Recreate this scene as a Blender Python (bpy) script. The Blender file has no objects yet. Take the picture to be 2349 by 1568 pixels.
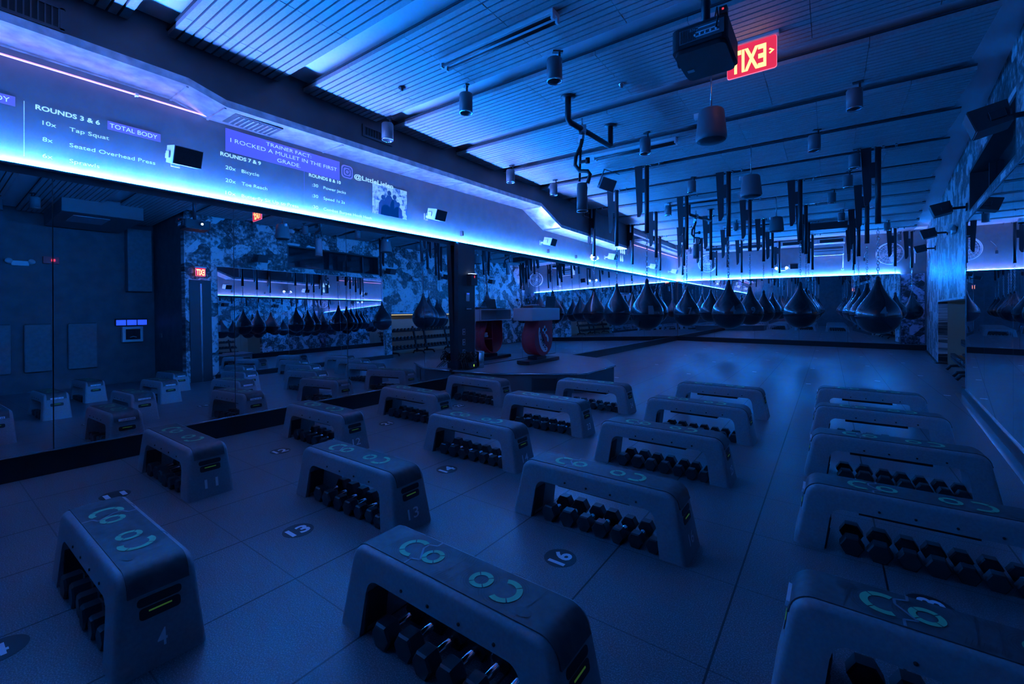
import bpy, bmesh, math, random
from mathutils import Vector, Matrix
random.seed(7)
PI = math.pi
S = 1.31                      # metres per design unit (the camera's height)
C = bpy.context.scene.collection
scn = bpy.context.scene

# ------------------------------------------------------------------ camera, world, view
cam_d = bpy.data.cameras.new('camera')
cam_d.sensor_fit = 'HORIZONTAL'; cam_d.sensor_width = 36.0
cam_d.lens = 1009.6 / 2349 * 36.0
cam_d.shift_y = -77.77 / 2349
cam_d.clip_start = 0.02; cam_d.clip_end = 200
cam = bpy.data.objects.new('camera', cam_d); C.objects.link(cam)
cam.location = (0, 0, S)
cam.rotation_euler = (PI / 2, 0, math.radians(35.753))
scn.camera = cam

w = bpy.data.worlds.new('world'); scn.world = w; w.use_nodes = True
w.node_tree.nodes['Background'].inputs[0].default_value = (0.0, 0.02, 0.1, 1)
w.node_tree.nodes['Background'].inputs[1].default_value = 0.0

vs = scn.view_settings
scn.display_settings.display_device = 'sRGB'
vs.view_transform = 'Standard'; vs.look = 'None'; vs.gamma = 1; vs.use_curve_mapping = False
vs.exposure = 0.0
cy = scn.cycles
cy.use_denoising = True
cy.max_bounces = 14; cy.diffuse_bounces = 6; cy.glossy_bounces = 8; cy.transmission_bounces = 6
cy.sample_clamp_indirect = 10.0; cy.blur_glossy = 0.5
cy.caustics_reflective = True; cy.caustics_refractive = False

LED_RGB = (0.003, 0.195, 1.0)
LED_POWER = 1100.0
WASH_POWER = 230.0  # strength of the added wash behind the LED tape
NEON_POWER = 0.85

# ------------------------------------------------------------------ materials
def mat(name, col, rough=0.5, metal=0.0, spec=0.5, emit=None, estr=0.0, coat=0.0):
    m = bpy.data.materials.new(name); m.use_nodes = True
    b = m.node_tree.nodes['Principled BSDF']
    b.inputs['Base Color'].default_value = (*col, 1)
    b.inputs['Roughness'].default_value = rough
    b.inputs['Metallic'].default_value = metal
    b.inputs['Specular IOR Level'].default_value = spec
    b.inputs['Coat Weight'].default_value = coat
    if emit:
        b.inputs['Emission Color'].default_value = (*emit, 1)
        b.inputs['Emission Strength'].default_value = estr
    return m

def nodes_of(m):
    nt = m.node_tree
    return nt, nt.nodes['Principled BSDF']

def noisy(m, c0, c1, scale=40.0, bump=0.0, detail=3.0, stretch=(1, 1, 1), lo=0.35, hi=0.65):
    nt, b = nodes_of(m)
    tc = nt.nodes.new('ShaderNodeTexCoord'); mp = nt.nodes.new('ShaderNodeMapping')
    mp.inputs['Scale'].default_value = stretch
    n = nt.nodes.new('ShaderNodeTexNoise'); n.inputs['Scale'].default_value = scale; n.inputs['Detail'].default_value = detail
    r = nt.nodes.new('ShaderNodeValToRGB')
    r.color_ramp.elements[0].position = lo; r.color_ramp.elements[1].position = hi
    r.color_ramp.elements[0].color = (*c0, 1); r.color_ramp.elements[1].color = (*c1, 1)
    nt.links.new(tc.outputs['Object'], mp.inputs[0]); nt.links.new(mp.outputs[0], n.inputs['Vector'])
    nt.links.new(n.outputs['Fac'], r.inputs[0]); nt.links.new(r.outputs[0], b.inputs['Base Color'])
    if bump:
        bp = nt.nodes.new('ShaderNodeBump'); bp.inputs['Strength'].default_value = bump; bp.inputs['Distance'].default_value = 0.004
        nt.links.new(n.outputs['Fac'], bp.inputs['Height']); nt.links.new(bp.outputs[0], b.inputs['Normal'])
    return m

M = {}
M['wall'] = noisy(mat('painted_wall', (.18, .18, .19), .5), (.17, .17, .18), (.195, .195, .205), 6)
M['dark_wall'] = noisy(mat('dark_painted_wall', (.1, .1, .11), .6), (.09, .09, .1), (.12, .12, .13), 5)
M['black_paint'] = mat('black_paint', (.035, .035, .04), .5)
M['base_black'] = mat('black_rubber_base', (.012, .012, .014), .45)
M['ceiling'] = mat('ceiling_paint', (.86, .86, .86), .7)
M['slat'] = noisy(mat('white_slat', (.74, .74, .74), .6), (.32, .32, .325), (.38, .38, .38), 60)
M['groove'] = mat('slat_backing', (.05, .05, .06), .8)
M['soffit'] = noisy(mat('soffit_paint', (.07, .07, .08), .45), (.06, .06, .07), (.09, .09, .1), 2)
M['galv'] = noisy(mat('galvanised_steel', (.6, .6, .62), .32, .9), (.45, .45, .47), (.75, .75, .77), 9, 0, 5)
M['mirror'] = mat('mirror_glass', (.80, .83, .86), 0.0, 1.0)
M['mirror_edge'] = mat('mirror_edge', (.6, .65, .7), .2, .8)
M['steel'] = mat('brushed_steel', (.55, .56, .58), .25, 1.0)
M['chrome'] = mat('chrome', (.8, .8, .82), .12, 1.0)
M['black_metal'] = mat('black_metal', (.03, .03, .035), .4, .2)
M['black_plastic'] = mat('black_plastic', (.025, .025, .028), .45)
M['grey_plastic'] = mat('grey_plastic', (.13, .13, .14), .45)
M['white_plastic'] = mat('white_plastic', (.72, .72, .72), .45)
M['grille'] = noisy(mat('speaker_grille', (.03, .03, .035), .6), (.01, .01, .012), (.06, .06, .065), 300)
M['rubber'] = mat('black_rubber', (.022, .022, .025), .42)
M['bag'] = mat('black_vinyl', (.012, .012, .016), .26, 0, .6, coat=.35)
M['bag_print'] = mat('faded_print', (.13, .13, .14), .5)
M['bench'] = noisy(mat('grey_bench_plastic', (.3, .3, .32), .42), (.25, .25, .265), (.295, .295, .31), 80)
M['pad'] = noisy(mat('dark_bench_pad', (.06, .06, .065), .5), (.05, .05, .055), (.075, .075, .08), 30)
M['pad_line'] = mat('pad_embossing', (.028, .028, .032), .4)
M['pad_trim'] = mat('pad_inlay_line', (.22, .23, .25), .4)
M['teal'] = mat('teal_print', (.12, .5, .22), .5)
M['slot'] = mat('dark_recess', (.015, .015, .017), .7)
M['lime'] = mat('lime_strip', (.45, .8, .08), .4, emit=(.3, .8, .1), estr=.05)
M['white_print'] = mat('white_print', (.9, .9, .92), .5)
M['pale_print'] = mat('pale_print', (.42, .42, .44), .5)
M['disc'] = mat('black_floor_sticker', (.015, .015, .017), .4)
M['red'] = noisy(mat('red_laminate', (.62, .03, .05), .35), (.6, .03, .05), (.68, .035, .055), 4)
M['stage_top'] = noisy(mat('stage_vinyl', (.2, .2, .21), .35), (.17, .17, .18), (.23, .23, .24), 3, 0, 4, (1, 9, 1))
M['stage_side'] = mat('stage_side', (.15, .15, .16), .5)
M['cream'] = mat('cream_paint', (.42, .38, .28), .7)
M['screen_dark'] = mat('dark_glass', (.01, .012, .015), .05, 0, .8)
M['cable'] = mat('black_cable', (.015, .015, .016), .5)
M['mat_pad'] = noisy(mat('wall_pad', (.2, .2, .21), .7), (.18, .18, .19), (.22, .22, .23), 14)
M['led'] = mat('led_tape', (.9, .9, .9), .5, emit=LED_RGB, estr=LED_POWER)
M['wash'] = mat('added_wash_glow', (.9, .9, .9), .5, emit=(1.0, .5, .7), estr=WASH_POWER)  # added pinkish glow that whitens the wall and near ceiling
M['neon'] = mat('neon_glass', (.9, .6, .8), .3, emit=(1.0, .42, .72), estr=NEON_POWER)
M['neon_coral'] = mat('neon_coral', (.9, .4, .5), .3, emit=(1.0, .35, .45), estr=1.0)
M['exit_red'] = mat('exit_red', (.5, .02, .04), .3, emit=(1.0, .035, .1), estr=.75)
M['exit_edge'] = mat('exit_edge', (.8, .3, .4), .3, emit=(1.0, .22, .33), estr=1.0)
M['exit_letter'] = mat('exit_letters', (.9, .7, .4), .3, emit=(1.0, .6, .14), estr=2.2)
M['lamp_white'] = mat('lit_lamp', (.9, .9, .9), .4, emit=(.55, .75, 1.0), estr=3.0)
M['lens_lit'] = mat('lit_lens', (.8, .85, 1), .1, emit=(.6, .75, 1.0), estr=12.0)
M['red_led'] = mat('red_indicator', (.6, .02, .02), .4, emit=(1.0, .05, .08), estr=1.0)
M['lime_led'] = mat('lime_indicator', (.4, .6, .05), .4, emit=(.6, 1.0, .1), estr=.8)
M['blue_sign'] = mat('lit_blue_sign', (.2, .3, .9), .4, emit=(.03, .1, 1.0), estr=1.0)
M['warm_lamp'] = mat('warm_lamp', (.9, .8, .6), .4, emit=(1.0, .82, .42), estr=1.5)
# projector light painted as self-glowing flat shapes on the wall
M['proj_text'] = mat('projected_text', (.5, .6, .7), .6, emit=(.40, .72, .95), estr=1.0)
M['proj_banner'] = mat('projected_banner', (.1, .1, .3), .6, emit=(.055, .075, .82), estr=1.0)
M['proj_tag'] = mat('projected_tag', (.1, .1, .3), .6, emit=(.065, .085, .42), estr=1.0)
M['proj_icon'] = mat('projected_icon', (.1, .1, .3), .6, emit=(.09, .12, .5), estr=1.0)

def floor_material():
    m = mat('rubber_floor', (.1, .1, .11), .5, 0, .45); nt, b = nodes_of(m)
    g = nt.nodes.new('ShaderNodeNewGeometry')
    sp = nt.nodes.new('ShaderNodeSeparateXYZ'); nt.links.new(g.outputs['Position'], sp.inputs[0])
    def mth(op, a, b_=None):
        n = nt.nodes.new('ShaderNodeMath'); n.operation = op
        for i, v in enumerate((a, b_)):
            if v is None: continue
            if isinstance(v, (int, float)): n.inputs[i].default_value = v
            else: nt.links.new(v, n.inputs[i])
        return n.outputs[0]
    def seam(o, off, pitch, hw):
        f = mth('FRACT', mth('DIVIDE', mth('SUBTRACT', o, off), pitch))
        d = mth('ABSOLUTE', mth('SUBTRACT', f, .5))
        return mth('GREATER_THAN', d, .5 - hw / pitch)
    sx = seam(sp.outputs[0], -2.044 * S, .443 * S, .0042)
    sy = mth('MULTIPLY', seam(sp.outputs[1], .853 * S, .4525 * S, .003), .6)
    se = mth('MAXIMUM', sx, sy)
    n1 = nt.nodes.new('ShaderNodeTexNoise'); n1.inputs['Scale'].default_value = 190; n1.inputs['Detail'].default_value = 2
    n2 = nt.nodes.new('ShaderNodeTexNoise'); n2.inputs['Scale'].default_value = 1.3; n2.inputs['Detail'].default_value = 4
    nt.links.new(g.outputs['Position'], n1.inputs['Vector']); nt.links.new(g.outputs['Position'], n2.inputs['Vector'])
    r = nt.nodes.new('ShaderNodeValToRGB'); r.color_ramp.elements[0].position = .45; r.color_ramp.elements[1].position = .72
    r.color_ramp.elements[0].color = (.135, .14, .15, 1); r.color_ramp.elements[1].color = (.37, .38, .40, 1)
    nt.links.new(n1.outputs['Fac'], r.inputs[0])
    mul = nt.nodes.new('ShaderNodeMix'); mul.data_type = 'RGBA'; mul.blend_type = 'MULTIPLY'; mul.inputs['Factor'].default_value = .5
    nt.links.new(r.outputs[0], mul.inputs['A']); nt.links.new(n2.outputs['Fac'], mul.inputs['B'])
    mx = nt.nodes.new('ShaderNodeMix'); mx.data_type = 'RGBA'
    nt.links.new(se, mx.inputs['Factor']); nt.links.new(mul.outputs['Result'], mx.inputs['A']); mx.inputs['B'].default_value = (.012, .012, .013, 1)
    nt.links.new(mx.outputs['Result'], b.inputs['Base Color'])
    rr = nt.nodes.new('ShaderNodeMapRange'); rr.inputs['To Min'].default_value = .27; rr.inputs['To Max'].default_value = .47
    nt.links.new(n2.outputs['Fac'], rr.inputs['Value']); nt.links.new(rr.outputs[0], b.inputs['Roughness'])
    h = mth('SUBTRACT', mth('MULTIPLY', n1.outputs['Fac'], .25), mth('MULTIPLY', se, 1.0))
    bp = nt.nodes.new('ShaderNodeBump'); bp.inputs['Strength'].default_value = .35; bp.inputs['Distance'].default_value = .004
    nt.links.new(h, bp.inputs['Height']); nt.links.new(bp.outputs[0], b.inputs['Normal'])
    return m
M['floor'] = floor_material()

def collage_material(name, axis, tint=(1, 1, 1), gain=1.0):
    """wallpaper of overlapping black and white photo prints"""
    m = mat(name, (.2, .2, .2), .45); nt, b = nodes_of(m)
    g = nt.nodes.new('ShaderNodeNewGeometry'); sp = nt.nodes.new('ShaderNodeSeparateXYZ'); cb = nt.nodes.new('ShaderNodeCombineXYZ')
    nt.links.new(g.outputs['Position'], sp.inputs[0])
    nt.links.new(sp.outputs[axis], cb.inputs[0]); nt.links.new(sp.outputs[2], cb.inputs[1])
    v = nt.nodes.new('ShaderNodeTexVoronoi'); v.distance = 'CHEBYCHEV'; v.voronoi_dimensions = '2D'; v.inputs['Scale'].default_value = 3.9; v.inputs['Randomness'].default_value = .8
    nt.links.new(cb.outputs[0], v.inputs['Vector'])
    w1 = nt.nodes.new('ShaderNodeVectorMath'); w1.operation = 'MULTIPLY_ADD'
    nt.links.new(v.outputs['Color'], w1.inputs[0]); w1.inputs[1].default_value = (37, 19, 53); nt.links.new(cb.outputs[0], w1.inputs[2])
    n = nt.nodes.new('ShaderNodeTexNoise'); n.noise_dimensions = '3D'; n.inputs['Scale'].default_value = 15; n.inputs['Detail'].default_value = 5
    n.inputs['Roughness'].default_value = .6
    nt.links.new(w1.outputs[0], n.inputs['Vector'])
    v2 = nt.nodes.new('ShaderNodeTexVoronoi'); v2.voronoi_dimensions = '3D'; v2.inputs['Scale'].default_value = 9; nt.links.new(w1.outputs[0], v2.inputs['Vector'])
    sc = nt.nodes.new('ShaderNodeSeparateColor'); nt.links.new(v.outputs['Color'], sc.inputs[0])
    add = nt.nodes.new('ShaderNodeMath'); add.operation = 'MULTIPLY_ADD'; nt.links.new(sc.outputs[0], add.inputs[0]); add.inputs[1].default_value = .46
    nt.links.new(n.outputs['Fac'], add.inputs[2])
    a2 = nt.nodes.new('ShaderNodeMath'); a2.operation = 'MULTIPLY_ADD'; nt.links.new(v2.outputs['Distance'], a2.inputs[0]); a2.inputs[1].default_value = .25; nt.links.new(add.outputs[0], a2.inputs[2])
    r = nt.nodes.new('ShaderNodeValToRGB'); e = r.color_ramp.elements
    e[0].position = .62; e[0].color = (.02, .02, .022, 1); e[1].position = 1.08; e[1].color = (*(min(1, .62 * gain * t) for t in tint), 1)
    x = e.new(.80); x.color = (*(.15 * gain * t for t in tint), 1)
    nt.links.new(a2.outputs[0], r.inputs[0]); nt.links.new(r.outputs[0], b.inputs['Base Color'])
    return m
M['collage'] = collage_material('photo_wallpaper', 1)
M['collage_far'] = collage_material('photo_wallpaper_far', 0, (.9, .75, 1.0), 1.0)

def photo_material():
    m = mat('projected_photo', (.1, .1, .2), .6); nt, b = nodes_of(m)
    tc = nt.nodes.new('ShaderNodeTexCoord')
    v = nt.nodes.new('ShaderNodeTexVoronoi'); v.distance = 'CHEBYCHEV'; v.inputs['Scale'].default_value = 11
    n = nt.nodes.new('ShaderNodeTexNoise'); n.inputs['Scale'].default_value = 28; n.inputs['Detail'].default_value = 4
    nt.links.new(tc.outputs['Object'], v.inputs['Vector']); nt.links.new(tc.outputs['Object'], n.inputs['Vector'])
    a = nt.nodes.new('ShaderNodeMath'); a.operation = 'MULTIPLY_ADD'; a.inputs[1].default_value = .35
    s = nt.nodes.new('ShaderNodeSeparateColor'); nt.links.new(v.outputs['Color'], s.inputs[0])
    nt.links.new(s.outputs[0], a.inputs[0]); nt.links.new(n.outputs['Fac'], a.inputs[2])
    r = nt.nodes.new('ShaderNodeValToRGB'); e = r.color_ramp.elements
    e[0].position = .5; e[0].color = (.0, .06, .35, 1); e[1].position = .82; e[1].color = (.22, .5, .85, 1)
    nt.links.new(a.outputs[0], r.inputs[0]); nt.links.new(r.outputs[0], b.inputs['Emission Color']); b.inputs['Emission Strength'].default_value = 1
    return m
M['proj_photo'] = photo_material()
M['proj_figure'] = mat('projected_figure', (.02, .02, .05), .6, emit=(.0, .035, .25), estr=1.0)

# ------------------------------------------------------------------ mesh helpers
def P(x, y, z): return Vector((x * S, y * S, z * S))
def rotm(rx=0, ry=0, rz=0): return Matrix.Rotation(rz, 4, 'Z') @ Matrix.Rotation(ry, 4, 'Y') @ Matrix.Rotation(rx, 4, 'X')

def add_box(bm, c, s, rot=None, bev=0.0, mi=0):
    r = bmesh.ops.create_cube(bm, size=1)
    vs_ = r['verts']
    for v in vs_: v.co = Vector((v.co.x * s[0], v.co.y * s[1], v.co.z * s[2]))
    fs = {f for v in vs_ for f in v.link_faces}
    if bev > 0:
        es = list({e for v in vs_ for e in v.link_edges})
        rb = bmesh.ops.bevel(bm, geom=es, offset=bev, segments=2, affect='EDGES', profile=.5)
        vs_ = list({v for f in rb['faces'] for v in f.verts} | {v for v in vs_ if v.is_valid})
        fs = {f for v in vs_ for f in v.link_faces}
    for f in fs: f.material_index = mi
    for v in vs_:
        if rot is not None: v.co = rot.to_3x3() @ v.co
        v.co += Vector(c)
    return vs_

def frame_of(d):
    d = d.normalized(); u = Vector((0, 0, 1)) if abs(d.z) < .95 else Vector((1, 0, 0))
    a = d.cross(u).normalized(); return a, d.cross(a).normalized()

def add_tube(bm, pts, r, n=8, cap=True, mi=0):
    pts = [Vector(p) for p in pts]; rings = []
    a0 = None
    for i, p in enumerate(pts):
        t = (pts[min(i + 1, len(pts) - 1)] - pts[max(i - 1, 0)]).normalized()
        if a0 is None: a, b = frame_of(t)
        else:
            a = (a0 - t * a0.dot(t)).normalized(); b = t.cross(a)
        a0 = a
        rr = r[i] if isinstance(r, (list, tuple)) else r
        rings.append([bm.verts.new(p + a * math.cos(2 * PI * k / n) * rr + b * math.sin(2 * PI * k / n) * rr) for k in range(n)])
    for q, w_ in zip(rings, rings[1:]):
        for k in range(n):
            f = bm.faces.new((q[k], q[(k + 1) % n], w_[(k + 1) % n], w_[k])); f.smooth = True; f.material_index = mi
    if cap:
        f = bm.faces.new(rings[0][::-1]); f.material_index = mi
        f = bm.faces.new(rings[-1]); f.material_index = mi
    return [v for q in rings for v in q]

def add_lathe(bm, prof, n=24, c=(0, 0, 0), mi=0, rot=None):
    c = Vector(c); rings = []; out = []
    for r, z in prof:
        if r < 1e-6: ring = [bm.verts.new((0, 0, z))]
        else: ring = [bm.verts.new((r * math.cos(2 * PI * k / n), r * math.sin(2 * PI * k / n), z)) for k in range(n)]
        rings.append(ring); out += ring
    for q, w_ in zip(rings, rings[1:]):
        for k in range(n):
            a, b = q[k % len(q)], q[(k + 1) % len(q)]; d, e = w_[k % len(w_)], w_[(k + 1) % len(w_)]
            vv = []
            for x in (a, b, e, d):
                if x not in vv: vv.append(x)
            if len(vv) > 2:
                f = bm.faces.new(vv); f.smooth = True; f.material_index = mi
    for v in out:
        if rot is not None: v.co = rot.to_3x3() @ v.co
        v.co += c
    return out

def add_prism(bm, poly, d0, d1, axes=(0, 2, 1), mi=0):
    """poly in the plane of axes[0], axes[1]; extruded along axes[2] from d0 to d1"""
    def mk(p, d):
        v = [0, 0, 0]; v[axes[0]] = p[0]; v[axes[1]] = p[1]; v[axes[2]] = d; return bm.verts.new(v)
    a = [mk(p, d0) for p in poly]; b = [mk(p, d1) for p in poly]; n = len(poly)
    fs = [bm.faces.new(a[::-1]), bm.faces.new(b)]
    for i in range(n): fs.append(bm.faces.new((a[i], a[(i + 1) % n], b[(i + 1) % n], b[i])))
    for f in fs: f.material_index = mi
    return a + b

def arc(cx, cz, r, a0, a1, n=6):
    return [(cx + r * math.cos(a0 + (a1 - a0) * i / n), cz + r * math.sin(a0 + (a1 - a0) * i / n)) for i in range(n + 1)]

def finish(bm, name, mats, smooth=None):
    bmesh.ops.recalc_face_normals(bm, faces=bm.faces)
    me = bpy.data.meshes.new(name); bm.to_mesh(me); bm.free()
    for m in (mats if isinstance(mats, (list, tuple)) else [mats]): me.materials.append(m)
    if smooth is not None:
        for p in me.polygons: p.use_smooth = smooth
    return me

def obj(name, bm, mats, parent=None, smooth=None, loc=None):
    me = bm if isinstance(bm, bpy.types.Mesh) else finish(bm, name, mats, smooth)
    o = bpy.data.objects.new(name, me); C.objects.link(o)
    if parent is not None: o.parent = parent
    if loc is not None: o.location = loc
    return o

def tag(o, label=None, cat=None, group=None, kind=None):
    if label: o['label'] = label
    if cat: o['category'] = cat
    if group: o['group'] = group
    if kind: o['kind'] = kind
    return o

def thing(name, label, cat, loc=(0, 0, 0), rz=0.0, group=None, rot=None):
    o = bpy.data.objects.new(name, None); C.objects.link(o)
    o.empty_display_size = .1
    o.location = loc; o.rotation_euler = rot if rot else (0, 0, rz)
    return tag(o, label, cat, group)

def struct(name, bm, mats, label=None):
    o = obj(name, bm, mats); o['kind'] = 'structure'
    if label: o['label'] = label
    return o

def dup(root, loc, rz=None, label=None, group=None):
    r = root.copy(); C.objects.link(r); r.location = loc
    if rz is not None: r.rotation_euler = (0, 0, rz)
    if label: r['label'] = label
    if group: r['group'] = group
    for ch in list(root.children):
        c = ch.copy(); C.objects.link(c); c.parent = r
        for g in ch.children:
            d = g.copy(); C.objects.link(d); d.parent = c
    return r

ORD = ['first', 'second', 'third', 'fourth', 'fifth', 'sixth', 'seventh', 'eighth', 'ninth', 'tenth', 'eleventh', 'twelfth', 'thirteenth', 'fourteenth', 'fifteenth', 'sixteenth', 'seventeenth']

# ------------------------------------------------------------------ lettering (built first, kept as normalised meshes)
_txt = {}
def raw_text(s, bold=0.0):
    k = (s, bold)
    if k in _txt: return _txt[k]
    cu = bpy.data.curves.new('lettering', 'FONT'); cu.body = s; cu.offset = bold; cu.resolution_u = 3
    cu.fill_mode = 'FRONT'
    o = bpy.data.objects.new('lettering', cu); C.objects.link(o)
    dg = bpy.context.evaluated_depsgraph_get(); dg.update()
    me = bpy.data.meshes.new_from_object(o.evaluated_get(dg))
    vs_ = [tuple(v.co) for v in me.vertices]; fs = [tuple(p.vertices) for p in me.polygons]
    bpy.data.objects.remove(o); bpy.data.curves.remove(cu); bpy.data.meshes.remove(me)
    x0 = min(v[0] for v in vs_); x1 = max(v[0] for v in vs_)
    _txt[k] = ([((v[0] - x0), v[1]) for v in vs_], fs, x1 - x0)
    return _txt[k]
CAP = 0.73    # cap height of the built-in face at size 1 (approx.)

def add_text(bm, s, o, xd, yd, width, cap, bold=0.0, mi=0, centre=False, warp=None):
    """letters start at o, run along xd over `width`, stand `cap` high along yd"""
    vs_, fs, w0 = raw_text(s, bold)
    o = Vector(o); xd = Vector(xd).normalized(); yd = Vector(yd).normalized()
    out = []
    for x, y in vs_:
        px = x / w0 * width - (width / 2 if centre else 0); py = y / CAP * cap
        if warp: px, py = warp(px, py)
        out.append(bm.verts.new(o + xd * px + yd * py))
    for f in fs:
        try:
            ff = bm.faces.new([out[i] for i in f]); ff.material_index = mi
        except ValueError: pass
    return out

for t_ in ('ROUNDS 3 & 6', 'ROUNDS 7 & 9', 'ROUNDS 8 & 10'): raw_text(t_, .022)

# ------------------------------------------------------------------ room shell
XL, XM, YF, ZC = -3.84, -3.80, 14.1, 2.86
ZLED = 1.826
def xr(y): return 1.03 + .085 * (y - 4.25)

bm = bmesh.new(); add_prism(bm, [(-4.1 * S, -2.1 * S), (2.6 * S, -2.1 * S), (2.6 * S, 3 * S), (3.2 * S, 3 * S), (3.2 * S, 14.4 * S), (-4.1 * S, 14.4 * S)], -.1, 0.0, (0, 1, 2))
struct('floor', bm, M['floor'], 'dark speckled rubber tile floor')
bm = bmesh.new(); add_box(bm, P(-.5, 6.1, ZC + .04), P(7.6, 16.6, .08)); struct('ceiling', bm, M['ceiling'])
bm = bmesh.new(); add_box(bm, P(XL - .1, 6.05, ZC / 2), P(.2, 16.3, ZC))
struct('wall_left', bm, M['wall'])
bm = bmesh.new(); add_box(bm, P(-.9, YF + .1, ZC / 2), P(6.4, .2, ZC)); struct('wall_far', bm, M['wall'])
bm = bmesh.new(); add_box(bm, P(-.7, -2.05, ZC / 2), P(6.5, .1, ZC)); struct('wall_back', bm, M['dark_wall'])
bm = bmesh.new(); add_box(bm, P(2.45, .36, ZC / 2), P(.1, 4.76, ZC)); struct('wall_alcove', bm, M['dark_wall'])

# right wall in its own slanted frame
ey = Vector((.085, 1, 0)).normalized(); ex = Vector((ey.y, -ey.x, 0))
def RW(y, z, off=0.0):
    """point on the right wall at room depth y, height z, off units towards the room"""
    return Vector((xr(y), y, z)) * S - ex * (off * S)
def wall_piece(bm, y0, y1, z0, z1, d0=0.0, d1=-.12, mi=0):
    vs_ = []
    for d in (d0, d1):
        for (y, z) in ((y0, z0), (y1, z0), (y1, z1), (y0, z1)): vs_.append(bm.verts.new(RW(y, z, d)))
    a = vs_
    for q in ((0, 1, 2, 3), (7, 6, 5, 4), (0, 4, 5, 1), (1, 5, 6, 2), (2, 6, 7, 3), (3, 7, 4, 0)):
        f = bm.faces.new([a[i] for i in q]); f.material_index = mi
NY0, NY1, NZ = 7.2, 10.9, 1.12
WY0, WY1, WZ0, WZ1 = 4.5, 6.85, 2.05, 2.5
bm = bmesh.new()
for q in ((2.72, WY0, 0, ZC), (WY0, WY1, 0, WZ0), (WY0, WY1, WZ1, ZC), (WY1, NY0, 0, ZC), (NY0, NY1, NZ, ZC), (NY1, YF, 0, ZC)): wall_piece(bm, *q)
struct('wall_right', bm, M['collage'], 'right wall papered with black and white photo collage')
bm = bmesh.new(); add_box(bm, P(1.78, 2.77, ZC / 2), P(1.5, .1, ZC)); struct('wall_return', bm, M['dark_wall'])
# niche
bm = bmesh.new()
wall_piece(bm, NY0 - .05, NY1 + .05, 0, NZ + .1, -.85, -.95)
wall_piece(bm, NY0 - .1, NY0, 0, NZ + .1, -.121, -.9); wall_piece(bm, NY1, NY1 + .1, 0, NZ + .1, -.121, -.9)
wall_piece(bm, NY0 - .1, NY1 + .1, NZ + .02, NZ + .1, -.121, -.9)
struct('wall_niche', bm, M['cream'], 'cream painted recess for dumbbell racks in the right wall')
bm = bmesh.new(); wall_piece(bm, NY0 - .02, NY1 + .02, NZ - .012, NZ + .018, .012, -.13)
struct('trim_1', bm, M['galv'], 'metal lip along the top of the recess')
t = thing('strip_lamp', 'dim warm strip lamp under the top of the dumbbell recess', 'lamp', RW((NY0 + NY1) / 2, NZ, -.5))
bm = bmesh.new(); L_ = (NY1 - NY0) * S * .8; add_box(bm, (0, 0, -.01), (.05, L_, .03)); obj('housing', bm, M['white_plastic'], t)
bm = bmesh.new(); add_box(bm, (0, 0, -.033), (.03, L_ * .98, .014)); obj('diffuser', bm, M['warm_lamp'], t)
# window over the right mirror
bm = bmesh.new()
wall_piece(bm, WY0, WY1, WZ1 - .03, WZ1, -.0, -.2); wall_piece(bm, WY0, WY1, WZ0, WZ0 + .02, -.0, -.2)
wall_piece(bm, WY0, WY0 + .03, WZ0, WZ1, -.0, -.2); wall_piece(bm, WY1 - .03, WY1, WZ0, WZ1, -.0, -.2)
win = struct('window_1', bm, M['black_paint'], 'long dark internal window above the right wall mirror')
bm = bmesh.new(); wall_piece(bm, WY0 + .03, WY1 - .03, WZ0 + .02, WZ1 - .03, -.15, -.165); obj('pane', bm, M['screen_dark'], win)
bm = bmesh.new(); wall_piece(bm, WY1 - .42, WY1 - .39, WZ0 + .02, WZ1 - .03, -.1, -.149); obj('mullion', bm, M['black_metal'], win)
# door on the right wall beside the alcove
bm = bmesh.new(); wall_piece(bm, 2.78, 3.10, 0, 1.70, .02, .001)
dr = struct('door_1', bm, M['black_paint'], 'narrow black door under the exit sign')
bm = bmesh.new(); wall_piece(bm, 2.93, 2.955, 0.0, 1.64, .03, .0205); obj('edge_strip', bm, M['steel'], dr)
# bases
bm = bmesh.new(); add_box(bm, P(XL + .005, 6.05, .07), P(.05, 16.2, .14)); struct('baseboard_left', bm, M['base_black'])
bm = bmesh.new(); add_box(bm, P(-.95, YF - .02, .065), P(5.7, .05, .13)); struct('baseboard_far', bm, M['base_black'])
bm = bmesh.new(); wall_piece(bm, 3.15, 7.2, 0, .09, .03, .0); wall_piece(bm, 10.9, 14.05, 0, .02, .03, .0); struct('baseboard_right', bm, M['base_black'])
bm = bmesh.new(); wall_piece(bm, 3.15, 7.2, 0.0, .006, .09, .0); struct('trim_2', bm, M['mirror_edge'], 'thin metal strip on floor along the right mirror')
bm = bmesh.new(); wall_piece(bm, 10.9, 12.6, 0.0, .008, .05, .0); struct('trim_3', bm, M['mirror_edge'], 'thin metal strip at the foot of the collage wall')

# far wall collage piece at its right end
bm = bmesh.new(); add_box(bm, P(1.62, YF - .012, .98), P(.42, .02, 1.68)); struct('wall_far_collage', bm, M['collage_far'], 'photo collage panel at the right end of the far wall')

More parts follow.
